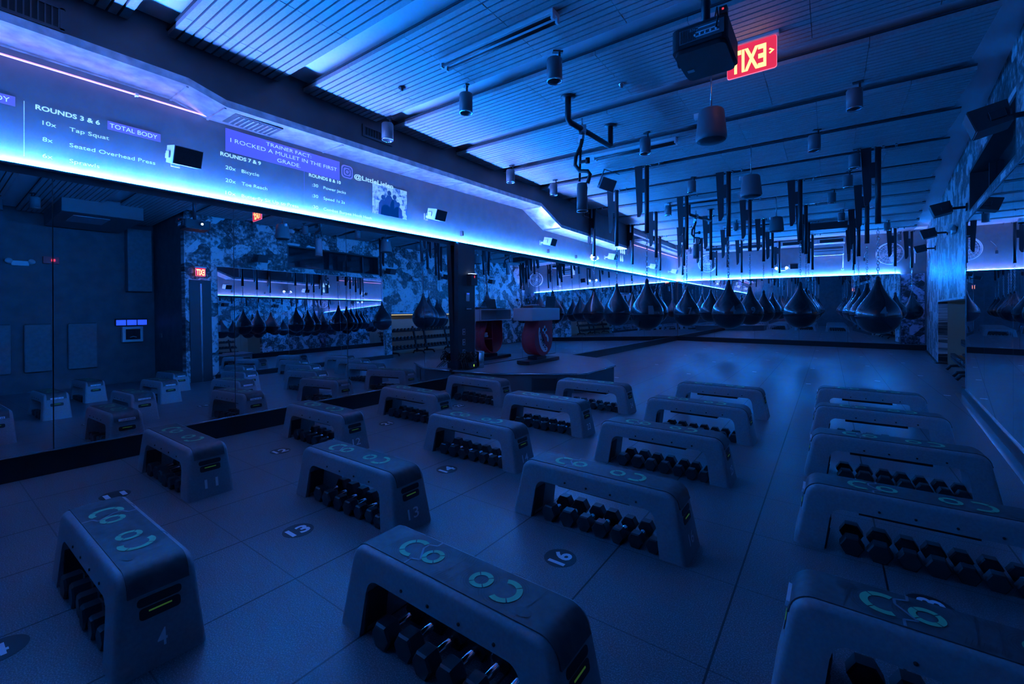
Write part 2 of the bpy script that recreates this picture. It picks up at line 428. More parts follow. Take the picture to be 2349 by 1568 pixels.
# mirrors ------------------------------------------------------------
tl = math.radians(1.4)
def mirror_panel(label, group, corners, outw):
    """corners: bottom-a, bottom-b, top-b, top-a; outw points into the room"""
    bm = bmesh.new(); outw = Vector(outw).normalized()
    cs = [Vector(c) for c in corners]
    a = [bm.verts.new(c) for c in cs]; b = [bm.verts.new(c - outw * .006) for c in cs]
    f = bm.faces.new(a); f.material_index = 0
    for i in range(4):
        ff = bm.faces.new((a[i], b[i], b[(i + 1) % 4], a[(i + 1) % 4])); ff.material_index = 1
    ff = bm.faces.new(b[::-1]); ff.material_index = 1
    return tag(obj('mirror_panel', bm, [M['mirror'], M['mirror_edge']]), label, 'mirror', group)
edges = [.54 + k * 1.004 for k in range(-2, 14)]; edges[-1] = min(edges[-1], YF - .03)
edges = [e for e in edges if e < YF - .03] + [YF - .03]
g = .0025
for i in range(len(edges) - 1):
    y0, y1 = edges[i] + g, edges[i + 1] - g
    k = len(edges) - 2 - i
    zt, zb = ZLED - .004, .149
    xt = XM - (zt - zb) * math.tan(tl)
    mirror_panel('tall mirror panel on the left wall, %s from the far corner' % ORD[k], 'left wall mirror panels',
                 [P(XM, y0, zb), P(XM, y1, zb), P(xt, y1, zt), P(xt, y0, zt)], (1, 0, math.tan(tl)))
bm = bmesh.new(); add_box(bm, P(XM + .004, 6.05, .147), P(.018, 16.1, .007)); struct('trim_4', bm, M['mirror_edge'], 'bright channel under the left wall mirror')
fx = [-3.79 + k * 1.045 for k in range(6)]; fx[-1] = 1.40
for i in range(5):
    mirror_panel('tall mirror panel on the far wall, %s from the left corner' % ORD[i], 'far wall mirror panels',
                 [P(fx[i] + g, YF - .03, .14), P(fx[i + 1] - g, YF - .03, .14), P(fx[i + 1] - g, YF - .03, ZLED - .004), P(fx[i] + g, YF - .03, ZLED - .004)], (0, -1, 0))
bm = bmesh.new(); add_box(bm, P(-.99, YF - .035, .136), P(5.6, .02, .007)); struct('trim_5', bm, M['mirror_edge'], 'bright channel under the far wall mirror')
ry = [3.2, 4.47, 5.68, 6.91]
for i in range(3):
    y0, y1 = ry[i] + g, ry[i + 1] - g
    mirror_panel('mirror panel on the collage wall, %s from the dumbbell recess' % ORD[2 - i], 'right wall mirror panels',
                 [RW(y0, .10, .02), RW(y1, .10, .02), RW(y1, 1.95, .02), RW(y0, 1.95, .02)], -ex)
bm = bmesh.new()
wall_piece(bm, 6.905, 6.925, .09, 1.96, .024, .0); wall_piece(bm, 3.18, 6.925, 1.95, 1.962, .024, .0); wall_piece(bm, 3.18, 6.925, .09, .1, .03, .0)
struct('trim_6', bm, M['mirror_edge'], 'bright metal edge around the right wall mirror')

# ------------------------------------------------------------------ LED strips
def led_strip(label, a, b, out):
    a = Vector(a); b = Vector(b); out = Vector(out); d = b - a; L = d.length; mid = (a + b) / 2
    t = thing('led_strip', label, 'light strip', mid, 0, 'LED strips above the mirrors')
    ang = math.atan2(d.y, d.x); R = rotm(0, 0, ang)
    bm = bmesh.new(); n = max(2, int(L / .45))
    for k in range(n):
        c = -L / 2 + (k + .5) * L / n
        add_box(bm, R.to_3x3() @ Vector((c, 0, .016)) + out * .046, (L / n, .013, .012), R)
    obj('led_tape', bm, M['led'], t)
    bm = bmesh.new()
    for k in range(n):
        c = -L / 2 + (k + .5) * L / n
        add_box(bm, R.to_3x3() @ Vector((c, 0, .005)) + out * .018, (L / n, .006, .004), R)
    obj('added_wash_tape', bm, M['wash'], t)  # unseen extra strip, added to whiten the wall above the LEDs
    bm = bmesh.new(); add_box(bm, out * .038 + Vector((0, 0, .012)), (L, .002, .020), R); obj('divider', bm, M['white_plastic'], t)  # lip added to limit how far the extra wash reaches
    bm = bmesh.new(); add_box(bm, out * .027 + Vector((0, 0, .001)), (L, .060, .004), R); add_box(bm, out * .0575 + Vector((0, 0, .0075)), (L, .003, .012), R)  # front lip added to cut direct LED light on the floor
    obj('channel', bm, M['galv'], t)
led_strip('blue white LED strip along the left wall above the mirror', P(XL, -1.6, ZLED), P(XL, YF - .02, ZLED), (1, 0, 0))
led_strip('blue white LED strip along the far wall above the mirror', P(XL + .02, YF, ZLED), P(1.39, YF, ZLED), (0, -1, 0))

# ------------------------------------------------------------------ ceiling panels
NR = 15
def right_end(y): return 2.2 if y < 2.5 else .79 + .08 * (y - 3.69)
for k in range(NR + 1):
    y0 = .915 * (k - 1) + .095; y1 = .915 * k - .095
    if k == NR: y1 = YF - .45
    if k == 0: y0, y1 = -1.9, -.95
    if k == 0: continue
    if k == 1: y0 = -.9
    x0, x1 = -3.5, right_end((y0 + y1) / 2)
    n = max(6, round((y1 - y0) / .0525)); pit = (y1 - y0) / n
    bm = bmesh.new()
    cuts = [x0]
    off = .62 if k % 2 else .31
    x = x0 + off
    while x < x1 - .2: cuts.append(x); x += .62
    cuts.append(x1)
    for j in range(n):
        yc = y0 + (j + .5) * pit
        for a_, b_ in zip(cuts, cuts[1:]):
            dz = random.uniform(-.0012, .0012)
            add_box(bm, P((a_ + b_) / 2, yc, 2.787 + dz), P(b_ - a_ - .003, pit - .0115, .030))
    add_box(bm, P((x0 + x1) / 2, (y0 + y1) / 2, 2.812), P(x1 - x0, y1 - y0, .012), None, 0, 1)
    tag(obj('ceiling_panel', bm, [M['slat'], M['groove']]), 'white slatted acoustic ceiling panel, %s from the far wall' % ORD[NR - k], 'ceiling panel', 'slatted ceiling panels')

# hangers joining panels to the slab are hidden; soffit and duct on the left
bm = bmesh.new()
add_prism(bm, [(y * S, z * S) for y, z in ((-1.8, 2.5), (1.13, 2.5), (1.36, 2.44), (5.6, 2.53), (6.2, 2.30), (9.15, 2.275), (9.15, ZC), (-1.8, ZC))], -3.56 * S, -3.5 * S, (1, 2, 0))
add_prism(bm, [(y * S, z * S) for y, z in ((9.15, 2.275), (9.32, 2.45), (9.32, ZC), (9.15, ZC))], XL * S + .002, -3.5 * S, (1, 2, 0))
add_prism(bm, [(y * S, z * S) for y, z in ((9.32, 2.66), (13.9, 2.66), (13.9, ZC), (9.32, ZC))], -3.6 * S, -3.52 * S, (1, 2, 0))
struct('soffit', bm, M['soffit'], 'dark soffit running along the top of the left wall')
duct = thing('air_duct', 'bare galvanised air duct along the top of the left wall', 'duct', P(XL, 0, 2.4))
def duct_piece(y0, z0, y1, z1, x1=-3.5, h=.05):
    bm = bmesh.new(); o = P(XL, 0, 2.4)
    add_prism(bm, [((y0) * S, (z0 - 2.4) * S), (y1 * S, (z1 - 2.4) * S), (y1 * S, (z1 - 2.4 + h) * S), (y0 * S, (z0 - 2.4 + h) * S)], .004, (x1 - XL) * S + .012, (1, 2, 0))
    return bm
for a_ in ((-1.8, 2.495, 1.13, 2.495), (1.13, 2.495, 1.36, 2.435), (1.36, 2.435, 3.9, 2.485), (3.9, 2.485, 4.3, 2.49), (4.3, 2.49, 5.6, 2.52), (5.6, 2.52, 6.2, 2.29), (6.2, 2.29, 9.15, 2.268)):
    obj('duct_section', duct_piece(*a_), M['galv'], duct)
for y in (0.2, 1.13, 1.36, 2.3, 3.2, 3.9, 4.3, 5.0, 5.6, 6.2):
    z = {1.13: 2.493, 1.36: 2.433, 5.6: 2.518, 6.2: 2.288}.get(y, 2.493 if y < 1.2 else 2.435 + (y - 1.36) * .02)
    bm = bmesh.new(); add_box(bm, ((-3.67 - XL) * S, y * S, (z - 2.4) * S - .004), (.32 * S, .018, .012)); obj('seam_flange', bm, M['galv'], duct)
vent = thing('duct_vent', 'slotted supply vent in the underside of the left duct', 'vent', P(-3.67, 1.62, 2.436))
bm = bmesh.new()
for k in range(9): add_box(bm, (0, (k - 4) * .045, -.006), (.24, .014, .010))
obj('louvre', bm, M['galv'], vent)
bm = bmesh.new(); add_box(bm, (0, 0, .004), (.30, .46, .012)); obj('vent_frame', bm, M['slot'], vent)
fd = thing('wall_duct', 'pale duct on the left wall near the far corner', 'duct', P(-3.72, 12.2, 2.64))
bm = bmesh.new(); add_box(bm, (0, 0, 0), P(.2, 3.6, .06)); obj('duct_section', bm, M['galv'], fd)
for i, (y0, y1, z0, z1) in enumerate(((-.3, .53, 2.555, 2.68), (2.5, 2.82, 2.60, 2.69), (7.0, 7.3, 2.62, 2.7))):
    t = thing('soffit_grille', ['dark slotted air grille in the soffit, nearest the camera', 'small dark air grille in the soffit above the projected handle', 'small dark air grille far along the soffit'][i], 'vent', P(-3.498, (y0 + y1) / 2, (z0 + z1) / 2))
    W_, H_ = (y1 - y0) * S, (z1 - z0) * S
    bm = bmesh.new(); add_box(bm, (0, 0, 0), (.012, W_, H_)); obj('backing', bm, M['slot'], t)
    bm = bmesh.new(); n = int(W_ / .035)
    for k in range(n): add_box(bm, (.009, -W_ / 2 + (k + .5) * W_ / n, 0), (.010, .008, H_ * .9))
    for zz in (-1, 1): add_box(bm, (.009, 0, zz * H_ / 2), (.014, W_ + .03, .025))
    for yy in (-1, 1): add_box(bm, (.009, yy * W_ / 2, 0), (.014, .025, H_))
    obj('grille', bm, M['soffit'], t)

# neon
def neon(label, y0, z0, y1, z1, mt, x=XL):
    t = thing('neon_tube', label, 'neon light', P(x, y0, z0))
    bm = bmesh.new(); add_tube(bm, [(.05, 0, 0), (.05, (y1 - y0) * S, (z1 - z0) * S)], .008, 10); obj('tube', bm, mt, t)
    n = max(2, int((y1 - y0) / .75))
    for k in range(n):
        f = (k + .5) / n
        bm = bmesh.new(); c = Vector((.05, (y1 - y0) * S * f, (z1 - z0) * S * f))
        add_tube(bm, [(.002, c.y, c.z), (.05, c.y, c.z + .0)], .006, 6); add_lathe(bm, [(.015, -.012), (.017, 0), (.015, .012)], 10, c, 0, rotm(PI / 2, 0, 0))
        obj('clip', bm, M['white_plastic'], t)
neon('pink neon tube on the left wall under the near duct', -1.5, 2.425, 1.42, 2.445, M['neon'])
neon('coral neon tube on the left wall near the far corner', 10.2, 2.52, 14.05, 2.545, M['neon_coral'])

# ------------------------------------------------------------------ projected slides on the left wall
XW = XL * S + .0025
def wall_quad(bm, y0, z0, y1, z1, x=XW, mi=0):
    f = bm.faces.new([bm.verts.new((x, y * S, z * S)) for y, z in ((y0, z0), (y1, z0), (y1, z1), (y0, z1))]); f.material_index = mi
def slide(name, label): return tag(bpy.data.objects.new(name, None), label, 'projection')
def wtext(par, nm, s, y0, y1, z, cap, bold=0.0, x=XW + .002, m='proj_text'):
    bm = bmesh.new(); add_text(bm, s, (x, y0 * S, z * S), (0, 1, 0), (0, 0, 1), (y1 - y0) * S, cap * S, bold); return obj(nm, bm, M[m], par)
sl = slide('projected_slide', 'projected workout list for rounds 3 and 6 on left wall'); C.objects.link(sl)
wtext(sl, 'heading', 'ROUNDS 3 & 6', .469, .755, 2.186, .029, .022)
for z, n_, ex_, w_ in ((2.102, '10x', 'Tap Squat', .800), (2.004, '8x', 'Seated Overhead Press', 1.044), (1.905, '6x', 'Sprawls', .753)):
    wtext(sl, 'repeat_count', n_, .498, .556 if len(n_) > 2 else .541, z, .027)
    wtext(sl, 'exercise_line', ex_, .614, w_, z, .026)
bm = bmesh.new(); wall_quad(bm, .792, 2.172, 1.075, 2.229); tg = obj('body_tag', bm, M['proj_tag'], sl)
wtext(tg, 'tag_text', 'TOTAL BODY', .803, 1.055, 2.187, .030)
bm = bmesh.new(); wall_quad(bm, .08, 2.170, .389, 2.227); tg = obj('body_tag', bm, M['proj_tag'], sl)
wtext(tg, 'tag_text', 'TOTAL BODY', .10, .368, 2.186, .030)
bm = bmesh.new()
for k in range(46): wall_quad(bm, .4215, 1.893 + k * .0071, .4255, 1.8965 + k * .0071)
obj('dotted_divider', bm, M['proj_text'], sl)
s2 = slide('projected_slide', 'projected workout lists for rounds 7 to 10 on left wall'); C.objects.link(s2)
wtext(s2, 'heading', 'ROUNDS 7 & 9', 1.451, 1.752, 2.188, .030, .022)
for z, n_, ex_, w_ in ((2.090, '20x', 'Bicycle', 1.738), (1.990, '20x', 'Toe Reach', 1.803), (1.892, '10x', 'Butterfly Sit Up to Press', 2.072)):
    wtext(s2, 'repeat_count', n_, 1.487, 1.56, z, .030); wtext(s2, 'exercise_line', ex_, 1.604, w_, z, .028)
wtext(s2, 'heading', 'ROUNDS 8 & 10', 2.169, 2.490, 2.198, .030, .022)
for z, ex_, w_ in ((2.114, 'Power Jacks', 2.546), (2.016, 'Speed 1s 2s', 2.535), (1.915, 'Combat Burpee Hook Hook', 2.852)):
    wtext(s2, 'repeat_count', ':30', 2.199, 2.258, z, .030); wtext(s2, 'exercise_line', ex_, 2.311, w_, z, .028)
bm = bmesh.new(); wall_quad(bm, 2.124, 1.905, 2.127, 2.24); obj('divider', bm, M['proj_icon'], s2)
s3 = slide('projected_banner', 'projected violet trainer fact banner on left wall'); C.objects.link(s3)
bm = bmesh.new(); wall_quad(bm, 1.487, 2.232, 2.479, 2.412); obj('banner_field', bm, M['proj_banner'], s3)
wtext(s3, 'banner_line', 'TRAINER FACT:', 1.794, 2.19, 2.366, .032, -.008)
wtext(s3, 'banner_line', 'I ROCKED A MULLET IN THE FIRST', 1.522, 2.449, 2.312, .034, -.008)
wtext(s3, 'banner_line', 'GRADE.', 1.886, 2.09, 2.253, .034, -.008)
s4 = slide('projected_profile', 'projected camera icon and social handle beside the violet banner'); C.objects.link(s4)
def rrect(y0, z0, y1, z1, r, n=5):
    p = []
    for (cy_, cz_, a) in ((y1 - r, z1 - r, 0), (y0 + r, z1 - r, PI / 2), (y0 + r, z0 + r, PI), (y1 - r, z0 + r, 1.5 * PI)): p += arc(cy_, cz_, r, a, a + PI / 2, n)
    return p
def ring_faces(bm, outer, inner, x, mi=0):
    n = len(outer); a = [bm.verts.new((x, p[0] * S, p[1] * S)) for p in outer]; b = [bm.verts.new((x, p[0] * S, p[1] * S)) for p in inner]
    for i in range(n): bm.faces.new((a[i], a[(i + 1) % n], b[(i + 1) % n], b[i])).material_index = mi
bm = bmesh.new(); f = bm.faces.new([bm.verts.new((XW, p[0] * S, p[1] * S)) for p in rrect(2.497, 2.272, 2.625, 2.398, .035)]); ic = obj('icon', bm, M['proj_icon'], s4)
bm = bmesh.new()
ring_faces(bm, rrect(2.510, 2.285, 2.612, 2.385, .027), rrect(2.520, 2.295, 2.602, 2.375, .02), XW + .002)
ring_faces(bm, arc(2.561, 2.335, .027, 0, 2 * PI, 20), arc(2.561, 2.335, .018, 0, 2 * PI, 20), XW + .002)
bm.faces.new([bm.verts.new((XW + .002, p[0] * S, p[1] * S)) for p in arc(2.588, 2.362, .006, 0, 2 * PI, 8)[:-1]])
obj('icon_outline', bm, M['proj_figure'], ic)
wtext(s4, 'handle_text', '@LittleLielen', 2.639, 3.121, 2.294, .046, .012)
s5 = slide('projected_photo', 'projected black and white group photo under the social handle'); C.objects.link(s5)
bm = bmesh.new(); wall_quad(bm, 2.854, 1.987, 3.314, 2.305); obj('photo_field', bm, M['proj_photo'], s5)
bm = bmesh.new()
for cy_, h_, w_ in ((2.99, .16, .06), (3.07, .22, .07), (3.14, .19, .06), (3.03, .11, .07), (3.19, .12, .06)):
    body = [(cy_ - w_, 1.988), (cy_ + w_, 1.988), (cy_ + w_ * .9, 1.988 + h_ * .75), (cy_ + w_ * .35, 1.988 + h_), (cy_ - w_ * .35, 1.988 + h_), (cy_ - w_ * .9, 1.988 + h_ * .75)]
    bm.faces.new([bm.verts.new((XW + .002, p[0] * S, p[1] * S)) for p in body])
    bm.faces.new([bm.verts.new((XW + .0025, p[0] * S, p[1] * S)) for p in arc(cy_, 1.988 + h_ + .026, .027, 0, 2 * PI, 12)[:-1]])
obj('figure_group', bm, M['proj_figure'], s5)
s6 = slide('wall_drops', 'five pale water drop symbols on left wall near far end'); C.objects.link(s6)
for r_, (n_, z_) in enumerate(((3, 2.28), (2, 2.10))):
    for k in range(n_):
        c = 9.56 + k * .11; bm = bmesh.new()
        pts = [(c + .042 * math.sin(a) * (1 - .0), z_ + .042 * -math.cos(a)) for a in [(-.68 * PI) + 1.36 * PI * i / 14 for i in range(15)]] + [(c, z_ + .125)]
        bm.faces.new([bm.verts.new((XW, p[0] * S, p[1] * S)) for p in pts]); obj('drop', bm, M['proj_text'], s6)

# ------------------------------------------------------------------ benches
BL, BW, BH = 1.085, .285, .338
def bench_outer(off=0.0, n=7):
    r = .075; lean = math.atan2(.068, BH)
    x0 = BL / 2 + off; zt = BH + off
    xt = x0 - (zt) * math.tan(lean)
    # corner rounding centre
    cxn = xt - r * math.tan((PI / 2 + lean) / 2) * 0 - .062; 
    right = [(x0, 0.0), (x0 - .17 * math.tan(lean), .17)] + [(px, pz) for px, pz in arc(x0 - (zt - r) * math.tan(lean) - r, zt - r, r, lean * .6, PI / 2, n)]
    return right + [(-px, pz) for px, pz in reversed(right)]
def bench_inner(n=6):
    xb, zt, r = .402, .232, .055
    right = [(xb, 0.0), (xb - .025, zt - r)] + arc(xb - .027 - r, zt - r, r, 0.1, PI / 2, n)
    return right + [(-px, pz) for px, pz in reversed(right)]
def taper(v):
    v.co.y *= 1 - .17 * (v.co.z / BH)
def bench_body():
    bm = bmesh.new()
    o = bench_outer(); i_ = bench_inner()
    poly = o + i_[::-1]
    add_prism(bm, poly, -BW / 2, BW / 2)
    bmesh.ops.recalc_face_normals(bm, faces=bm.faces)
    no = len(o)
    es = []
    for e in bm.edges:
        a, b = e.verts
        if abs(a.co.y - b.co.y) < 1e-6 and abs(abs(a.co.y) - BW / 2) < 1e-6:
            def outer(v): return any(abs(v.co.x - p[0]) < 1e-5 and abs(v.co.z - p[1]) < 1e-5 for p in o)
            if outer(a) and outer(b) and not (a.co.z < 1e-6 and b.co.z < 1e-6): es.append(e)
    bmesh.ops.bevel(bm, geom=es, offset=.026, segments=4, affect='EDGES', profile=.5)
    for v in bm.verts: taper(v)
    me = finish(bm, 'body', M['bench'])
    return me
def shade_auto(me, ang=40):
    me.polygons.foreach_set('use_smooth', [True] * len(me.polygons))
    bm = bmesh.new(); bm.from_mesh(me)
    for e in bm.edges:
        if len(e.link_faces) == 2 and e.calc_face_angle(0) > math.radians(ang): e.smooth = False
    bm.to_mesh(me); bm.free(); return me
def bench_pad():
    bm = bmesh.new()
    o = bench_outer(.004)[1:-1]; i_ = bench_outer(-.006)[1:-1]
    keep = [k for k in range(len(o)) if o[k][1] > .24]
    oo = [o[k] for k in keep]; ii = [i_[k] for k in keep]
    oo = [(oo[0][0] + .006, .262)] + oo + [(oo[-1][0] - .006, .262)]; ii = [(ii[0][0] + .006, .262)] + ii + [(ii[-1][0] - .006, .262)]
    add_prism(bm, oo + ii[::-1], -.094, .094)
    zt = BH + .0052
    def flat(pts, mi, dz=0):
        f = bm.faces.new([bm.verts.new((p[0], p[1], zt + dz)) for p in pts]); f.material_index = mi
    def ringpart(cx, cy_, r0, r1, a0, a1, mi, n=14, dz=.0006):
        for k in range(n):
            b0 = a0 + (a1 - a0) * k / n; b1 = a0 + (a1 - a0) * (k + 1) / n
            flat([(cx + r1 * math.cos(b0), cy_ + r1 * math.sin(b0)), (cx + r1 * math.cos(b1), cy_ + r1 * math.sin(b1)), (cx + r0 * math.cos(b1), cy_ + r0 * math.sin(b1)), (cx + r0 * math.cos(b0), cy_ + r0 * math.sin(b0))], mi, dz)
    for cx, r0, r1, kind in ((-.235, .040, .062, 'CL'), (-.13, .026, .045, 'O'), (.115, .026, .045, 'O'), (.22, .040, .062, 'CR')):
        gap = .05
        if kind == 'O': segs = [(gap + q * PI / 2 - PI / 4, (q + 1) * PI / 2 - gap - PI / 4) for q in range(4)]
        elif kind == 'CL': segs = [(PI * .36, PI * .72), (PI * .745, PI * 1.255), (PI * 1.28, PI * 1.64)]
        else: segs = [(-PI * .64, -PI * .28), (-PI * .255, PI * .255), (PI * .28, PI * .64)]
        for a0, a1 in segs: ringpart(cx, 0, r0, r1, a0, a1, 1)
        for k in range(4): ringpart(cx, 0, r1 + .010 + k * .009, r1 + .0125 + k * .009, PI * .15 * k, PI * (1.7 - .2 * k), 2, 12, .0003)
    def seg(p, q, wd, mi):
        a = Vector((*p, 0)); b = Vector((*q, 0)); n = (b - a).normalized().cross(Vector((0, 0, 1))) * wd / 2
        flat([(a - n)[:2], (b - n)[:2], (b + n)[:2], (a + n)[:2]], mi, .0004)
    zig = [(-.19, -.094), (-.19, -.058), (-.155, -.045), (-.205, .02), (-.205, .05), (-.17, .064), (-.17, .094)]
    for p, q in zip(zig, zig[1:]): seg(p, q, .008, 3)
    for x in (-.34, -.03, .02, .32): seg((x, -.09), (x + .02, .09), .003, 2)
    for k in range(8): seg((-.06 + k * .012, -.085), (-.05 + k * .012, -.05), .003, 2); seg((-.05 + k * .012, .05), (-.06 + k * .012, .085), .003, 2)
    for cx, cy_ in ((-.33, .05), (.33, -.05)): flat([(cx + .03 * math.cos(a), cy_ + .022 * math.sin(a)) for a in [2 * PI * i / 14 for i in range(14)]], 2, .0003)
    return finish(bm, 'pad', [M['pad'], M['teal'], M['pad_line'], M['pad_trim']])
lean = math.atan2(.068, BH)
def end_frame(sgn, z, out=.0):
    """origin on the bench end face at height z, with along and up axes"""
    x = sgn * (BL / 2 - z * math.tan(lean) + out)
    return Vector((x, 0, z)), Vector((0, sgn, 0)), Vector((-sgn * math.sin(lean), 0, math.cos(lean)))
def end_plate(sgn, z, w_, h_, th, bev=.012):
    o, a, u = end_frame(sgn, z, th * .5)
    R = Matrix.Rotation(-sgn * lean, 4, 'Y')
    bm = bmesh.new()
    pts = rrect(-w_ / 2, -h_ / 2, w_ / 2, h_ / 2, bev, 4)
    vs_ = add_prism(bm, pts, -th / 2, th / 2, (1, 2, 0))
    for v in vs_: v.co = R.to_3x3() @ v.co + o
    return bm
def make_bench(number, label):
    t = thing('step_bench', label, 'bench', (0, 0, 0), 0, 'grey plastic workout benches')
    obj('body', shade_auto(bench_body()), None, t)
    obj('pad', shade_auto(bench_pad(), 50), None, t)
    for s in (1, -1):
        for z, w_, h_ in ((.232, .135, .030), (.192, .125, .040)):
            if s < 0 and z > .2: continue
            sl_ = obj('handle_slot', end_plate(s, z, w_, h_, .003), M['slot'], t)
            if z < .2:
                o, a, u = end_frame(s, z + .006, .004); bm = bmesh.new()
                add_box(bm, o, (.002, .07, .005), Matrix.Rotation(-s * lean, 4, 'Y')); obj('lime_bar', bm, M['lime'], sl_)
    o_, a_, u_ = end_frame(-1, .258, .0075)
    st = obj('sticker', end_plate(-1, .272, .125, .022, .016, .002), M['white_print'], t)
    bm = bmesh.new()
    for k in range(9):
        o, a, u = end_frame(-1, .272, .0166); add_box(bm, o + Vector((0, (k - 4) * .0115 + .004, 0)), (.001, .006 if k % 3 else .003, .011), Matrix.Rotation(lean, 4, 'Y'))
    obj('sticker_print', bm, M['grey_plastic'], st)
    bm = bmesh.new()                                    # screws along the front and back
    for sg in (-1, 1):
        for x in (-.17, -.03, .12, .27):
            add_lathe(bm, [(0, -.004), (.006, -.004), (.006, .003), (0, .003)], 8, (x, sg * (BW / 2 * (1 - .17 * .262 / BH) + .001), .258), 0, rotm(PI / 2, 0, 0))
    obj('screw', bm, M['slot'], t)['kind'] = 'stuff'
    bm = bmesh.new(); add_box(bm, (-.02, .02, .217), (.46, .17, .034)); obj('under_tray', bm, M['black_plastic'], t)
    bm = bmesh.new()
    add_box(bm, (-.385, -.07, .10), (.012, .10, .15), rotm(0, .14, 0), .003); add_box(bm, (-.398, -.118, .06), (.03, .006, .12), rotm(0, .16, 0))
    obj('storage_clip', bm, M['black_plastic'], t)
    bm = bmesh.new()
    for x in (-.47, .47):
        for y in (-.1, .1): add_box(bm, (x, y, .004), (.10, .05, .008))
    obj('rubber_foot', bm, M['rubber'], t)
    return t
def bench_number(t, s):
    if not s: return
    o, a, u = end_frame(1, .062, .0022); bm = bmesh.new()
    add_text(bm, s, o, a, u, .030 if len(s) == 1 else .082, .062, .01, 0, True); obj('number', bm, M['white_print'], t)
BX = {'A': -3.075, 'B': -1.935, 'C': -.855, 'D': .29}
BY = {'A': [-.04, .857, 1.745, 2.635, 3.53], 'B': [-.59, .325, 1.25, 2.165, 3.06, 3.985], 'C': [-.10, .815, 1.768, 2.68, 3.60, 4.50], 'D': [-.5, .40, 1.325, 2.235, 3.155, 4.067, 4.99]}
NUM = {('A', 1): '11', ('A', 2): '12', ('A', 3): '21', ('A', 4): '22', ('B', 1): '4', ('B', 2): '13', ('B', 3): '14', ('B', 4): '23', ('B', 5): '24', ('C', 2): '16', ('C', 3): '25', ('C', 5): '27'}
COLW = {'A': 'column beside the left mirror', 'B': 'second column from left', 'C': 'third column from left', 'D': 'right column'}
proto = None; bench_ref = {}
for c_ in 'ABCD':
    for i, y in enumerate(BY[c_]):
        num = NUM.get((c_, i))
        ordw = ORD[len(BY[c_]) - 1 - i]
        if num: ref = 'bench marked %s' % num if True else ''; lb = 'grey plastic step bench marked %s in the %s' % (num, COLW[c_])
        else: ref = '%s bench from far end, %s' % (ordw, COLW[c_]); lb = 'grey plastic step bench, %s from the far end of the %s' % (ordw, COLW[c_])
        if (c_, i) == ('C', 1): ref = 'front bench at bottom centre'; lb = 'large front grey step bench at bottom centre beside floor mark 16'
        if (c_, i) == ('D', 2): ref = 'bench at the bottom right corner'; lb = 'grey step bench cut off at the bottom right corner'
        bench_ref[(c_, i)] = ref
        loc = P(BX[c_], y + .109, 0)
        if proto is None: proto = make_bench(num, lb); proto.location = loc; o = proto
        else: o = dup(proto, loc, 0, lb)
        o.rotation_euler = (0, 0, math.radians(random.uniform(-.7, .7)))
for (k_, o) in zip([(c_, i) for c_ in 'ABCD' for i in range(len(BY[c_]))], [o for o in C.objects if o.name.startswith('step_bench')]):
    bench_number(o, NUM.get(k_))

# dumbbells ------------------------------------------------------------
def hexhead(r, w_):
    a = r; b = r * .86
    return [(b, -w_ / 2), (a, -w_ / 2 + .008), (a, w_ / 2 - .008), (b, w_ / 2)]
def dumbbell_meshes(r, w_, L):
    bm = bmesh.new()
    R = rotm(PI / 2, 0, 0)
    add_lathe(bm, [(0, -w_ / 2)] + hexhead(r, w_) + [(0, w_ / 2)], 6, (0, 0, 0), 0, R @ Matrix.Rotation(0, 4, 'Z'))
    for f in bm.faces: f.smooth = False
    head = finish(bm, 'head', M['rubber'])
    bm = bmesh.new()
    n = 10; prof = [(.0125, -L / 2), (.0125, -L / 2 + .012), (.0150, -.03), (.0165, 0), (.0150, .03), (.0125, L / 2 - .012), (.0125, L / 2)]
    add_lathe(bm, [(0, -L / 2)] + prof + [(0, L / 2)], 12, (0, 0, 0), 0, R)
    return head, finish(bm, 'handle', M['chrome'])
DB = [dumbbell_meshes(*a) for a in ((.054, .07, .125), (.050, .066, .125), (.046, .062, .122), (.043, .058, .12))]
DBR = [.054, .050, .046, .043]
DBW = [.07, .066, .062, .058]
def make_db(k, label, group):
    t = thing('dumbbell', label, 'dumbbell', (0, 0, 0), 0, group)
    L = .125
    for s in (-1, 1): obj('head', DB[k][0], None, t, loc=(0, s * (L / 2 + DBW[k] / 2 - .012), 0))
    obj('handle', DB[k][1], None, t)
    return t
protos = {}
def place_db(k, loc, rz, label, group, tilt=0.0):
    if k not in protos: o = protos[k] = make_db(k, label, group)
    else: o = dup(protos[k], (0, 0, 0), 0, label, group)
    o.location = loc; o.rotation_euler = (0, tilt, rz); return o
skip = {('A', 0), ('B', 0), ('C', 0), ('D', 0), ('D', 1), ('C', 5), ('D', 6)}
for c_ in 'ABCD':
    for i, y in enumerate(BY[c_]):
        if (c_, i) in skip: continue
        x = -.335
        for q in range(8):
            k = min(3, q // 2); r = DBR[k]
            x += r + .004
            loc = P(BX[c_], y, 0) + Vector((x + random.uniform(-.003, .003), (.128 + random.uniform(-.010, .010)), r * .866 + .0005))
            place_db(k, loc, random.uniform(-.06, .06), 'black dumbbell, %s from left under the %s' % (ORD[q], bench_ref[(c_, i)]), 'dumbbells under the benches')
            x += r + .004

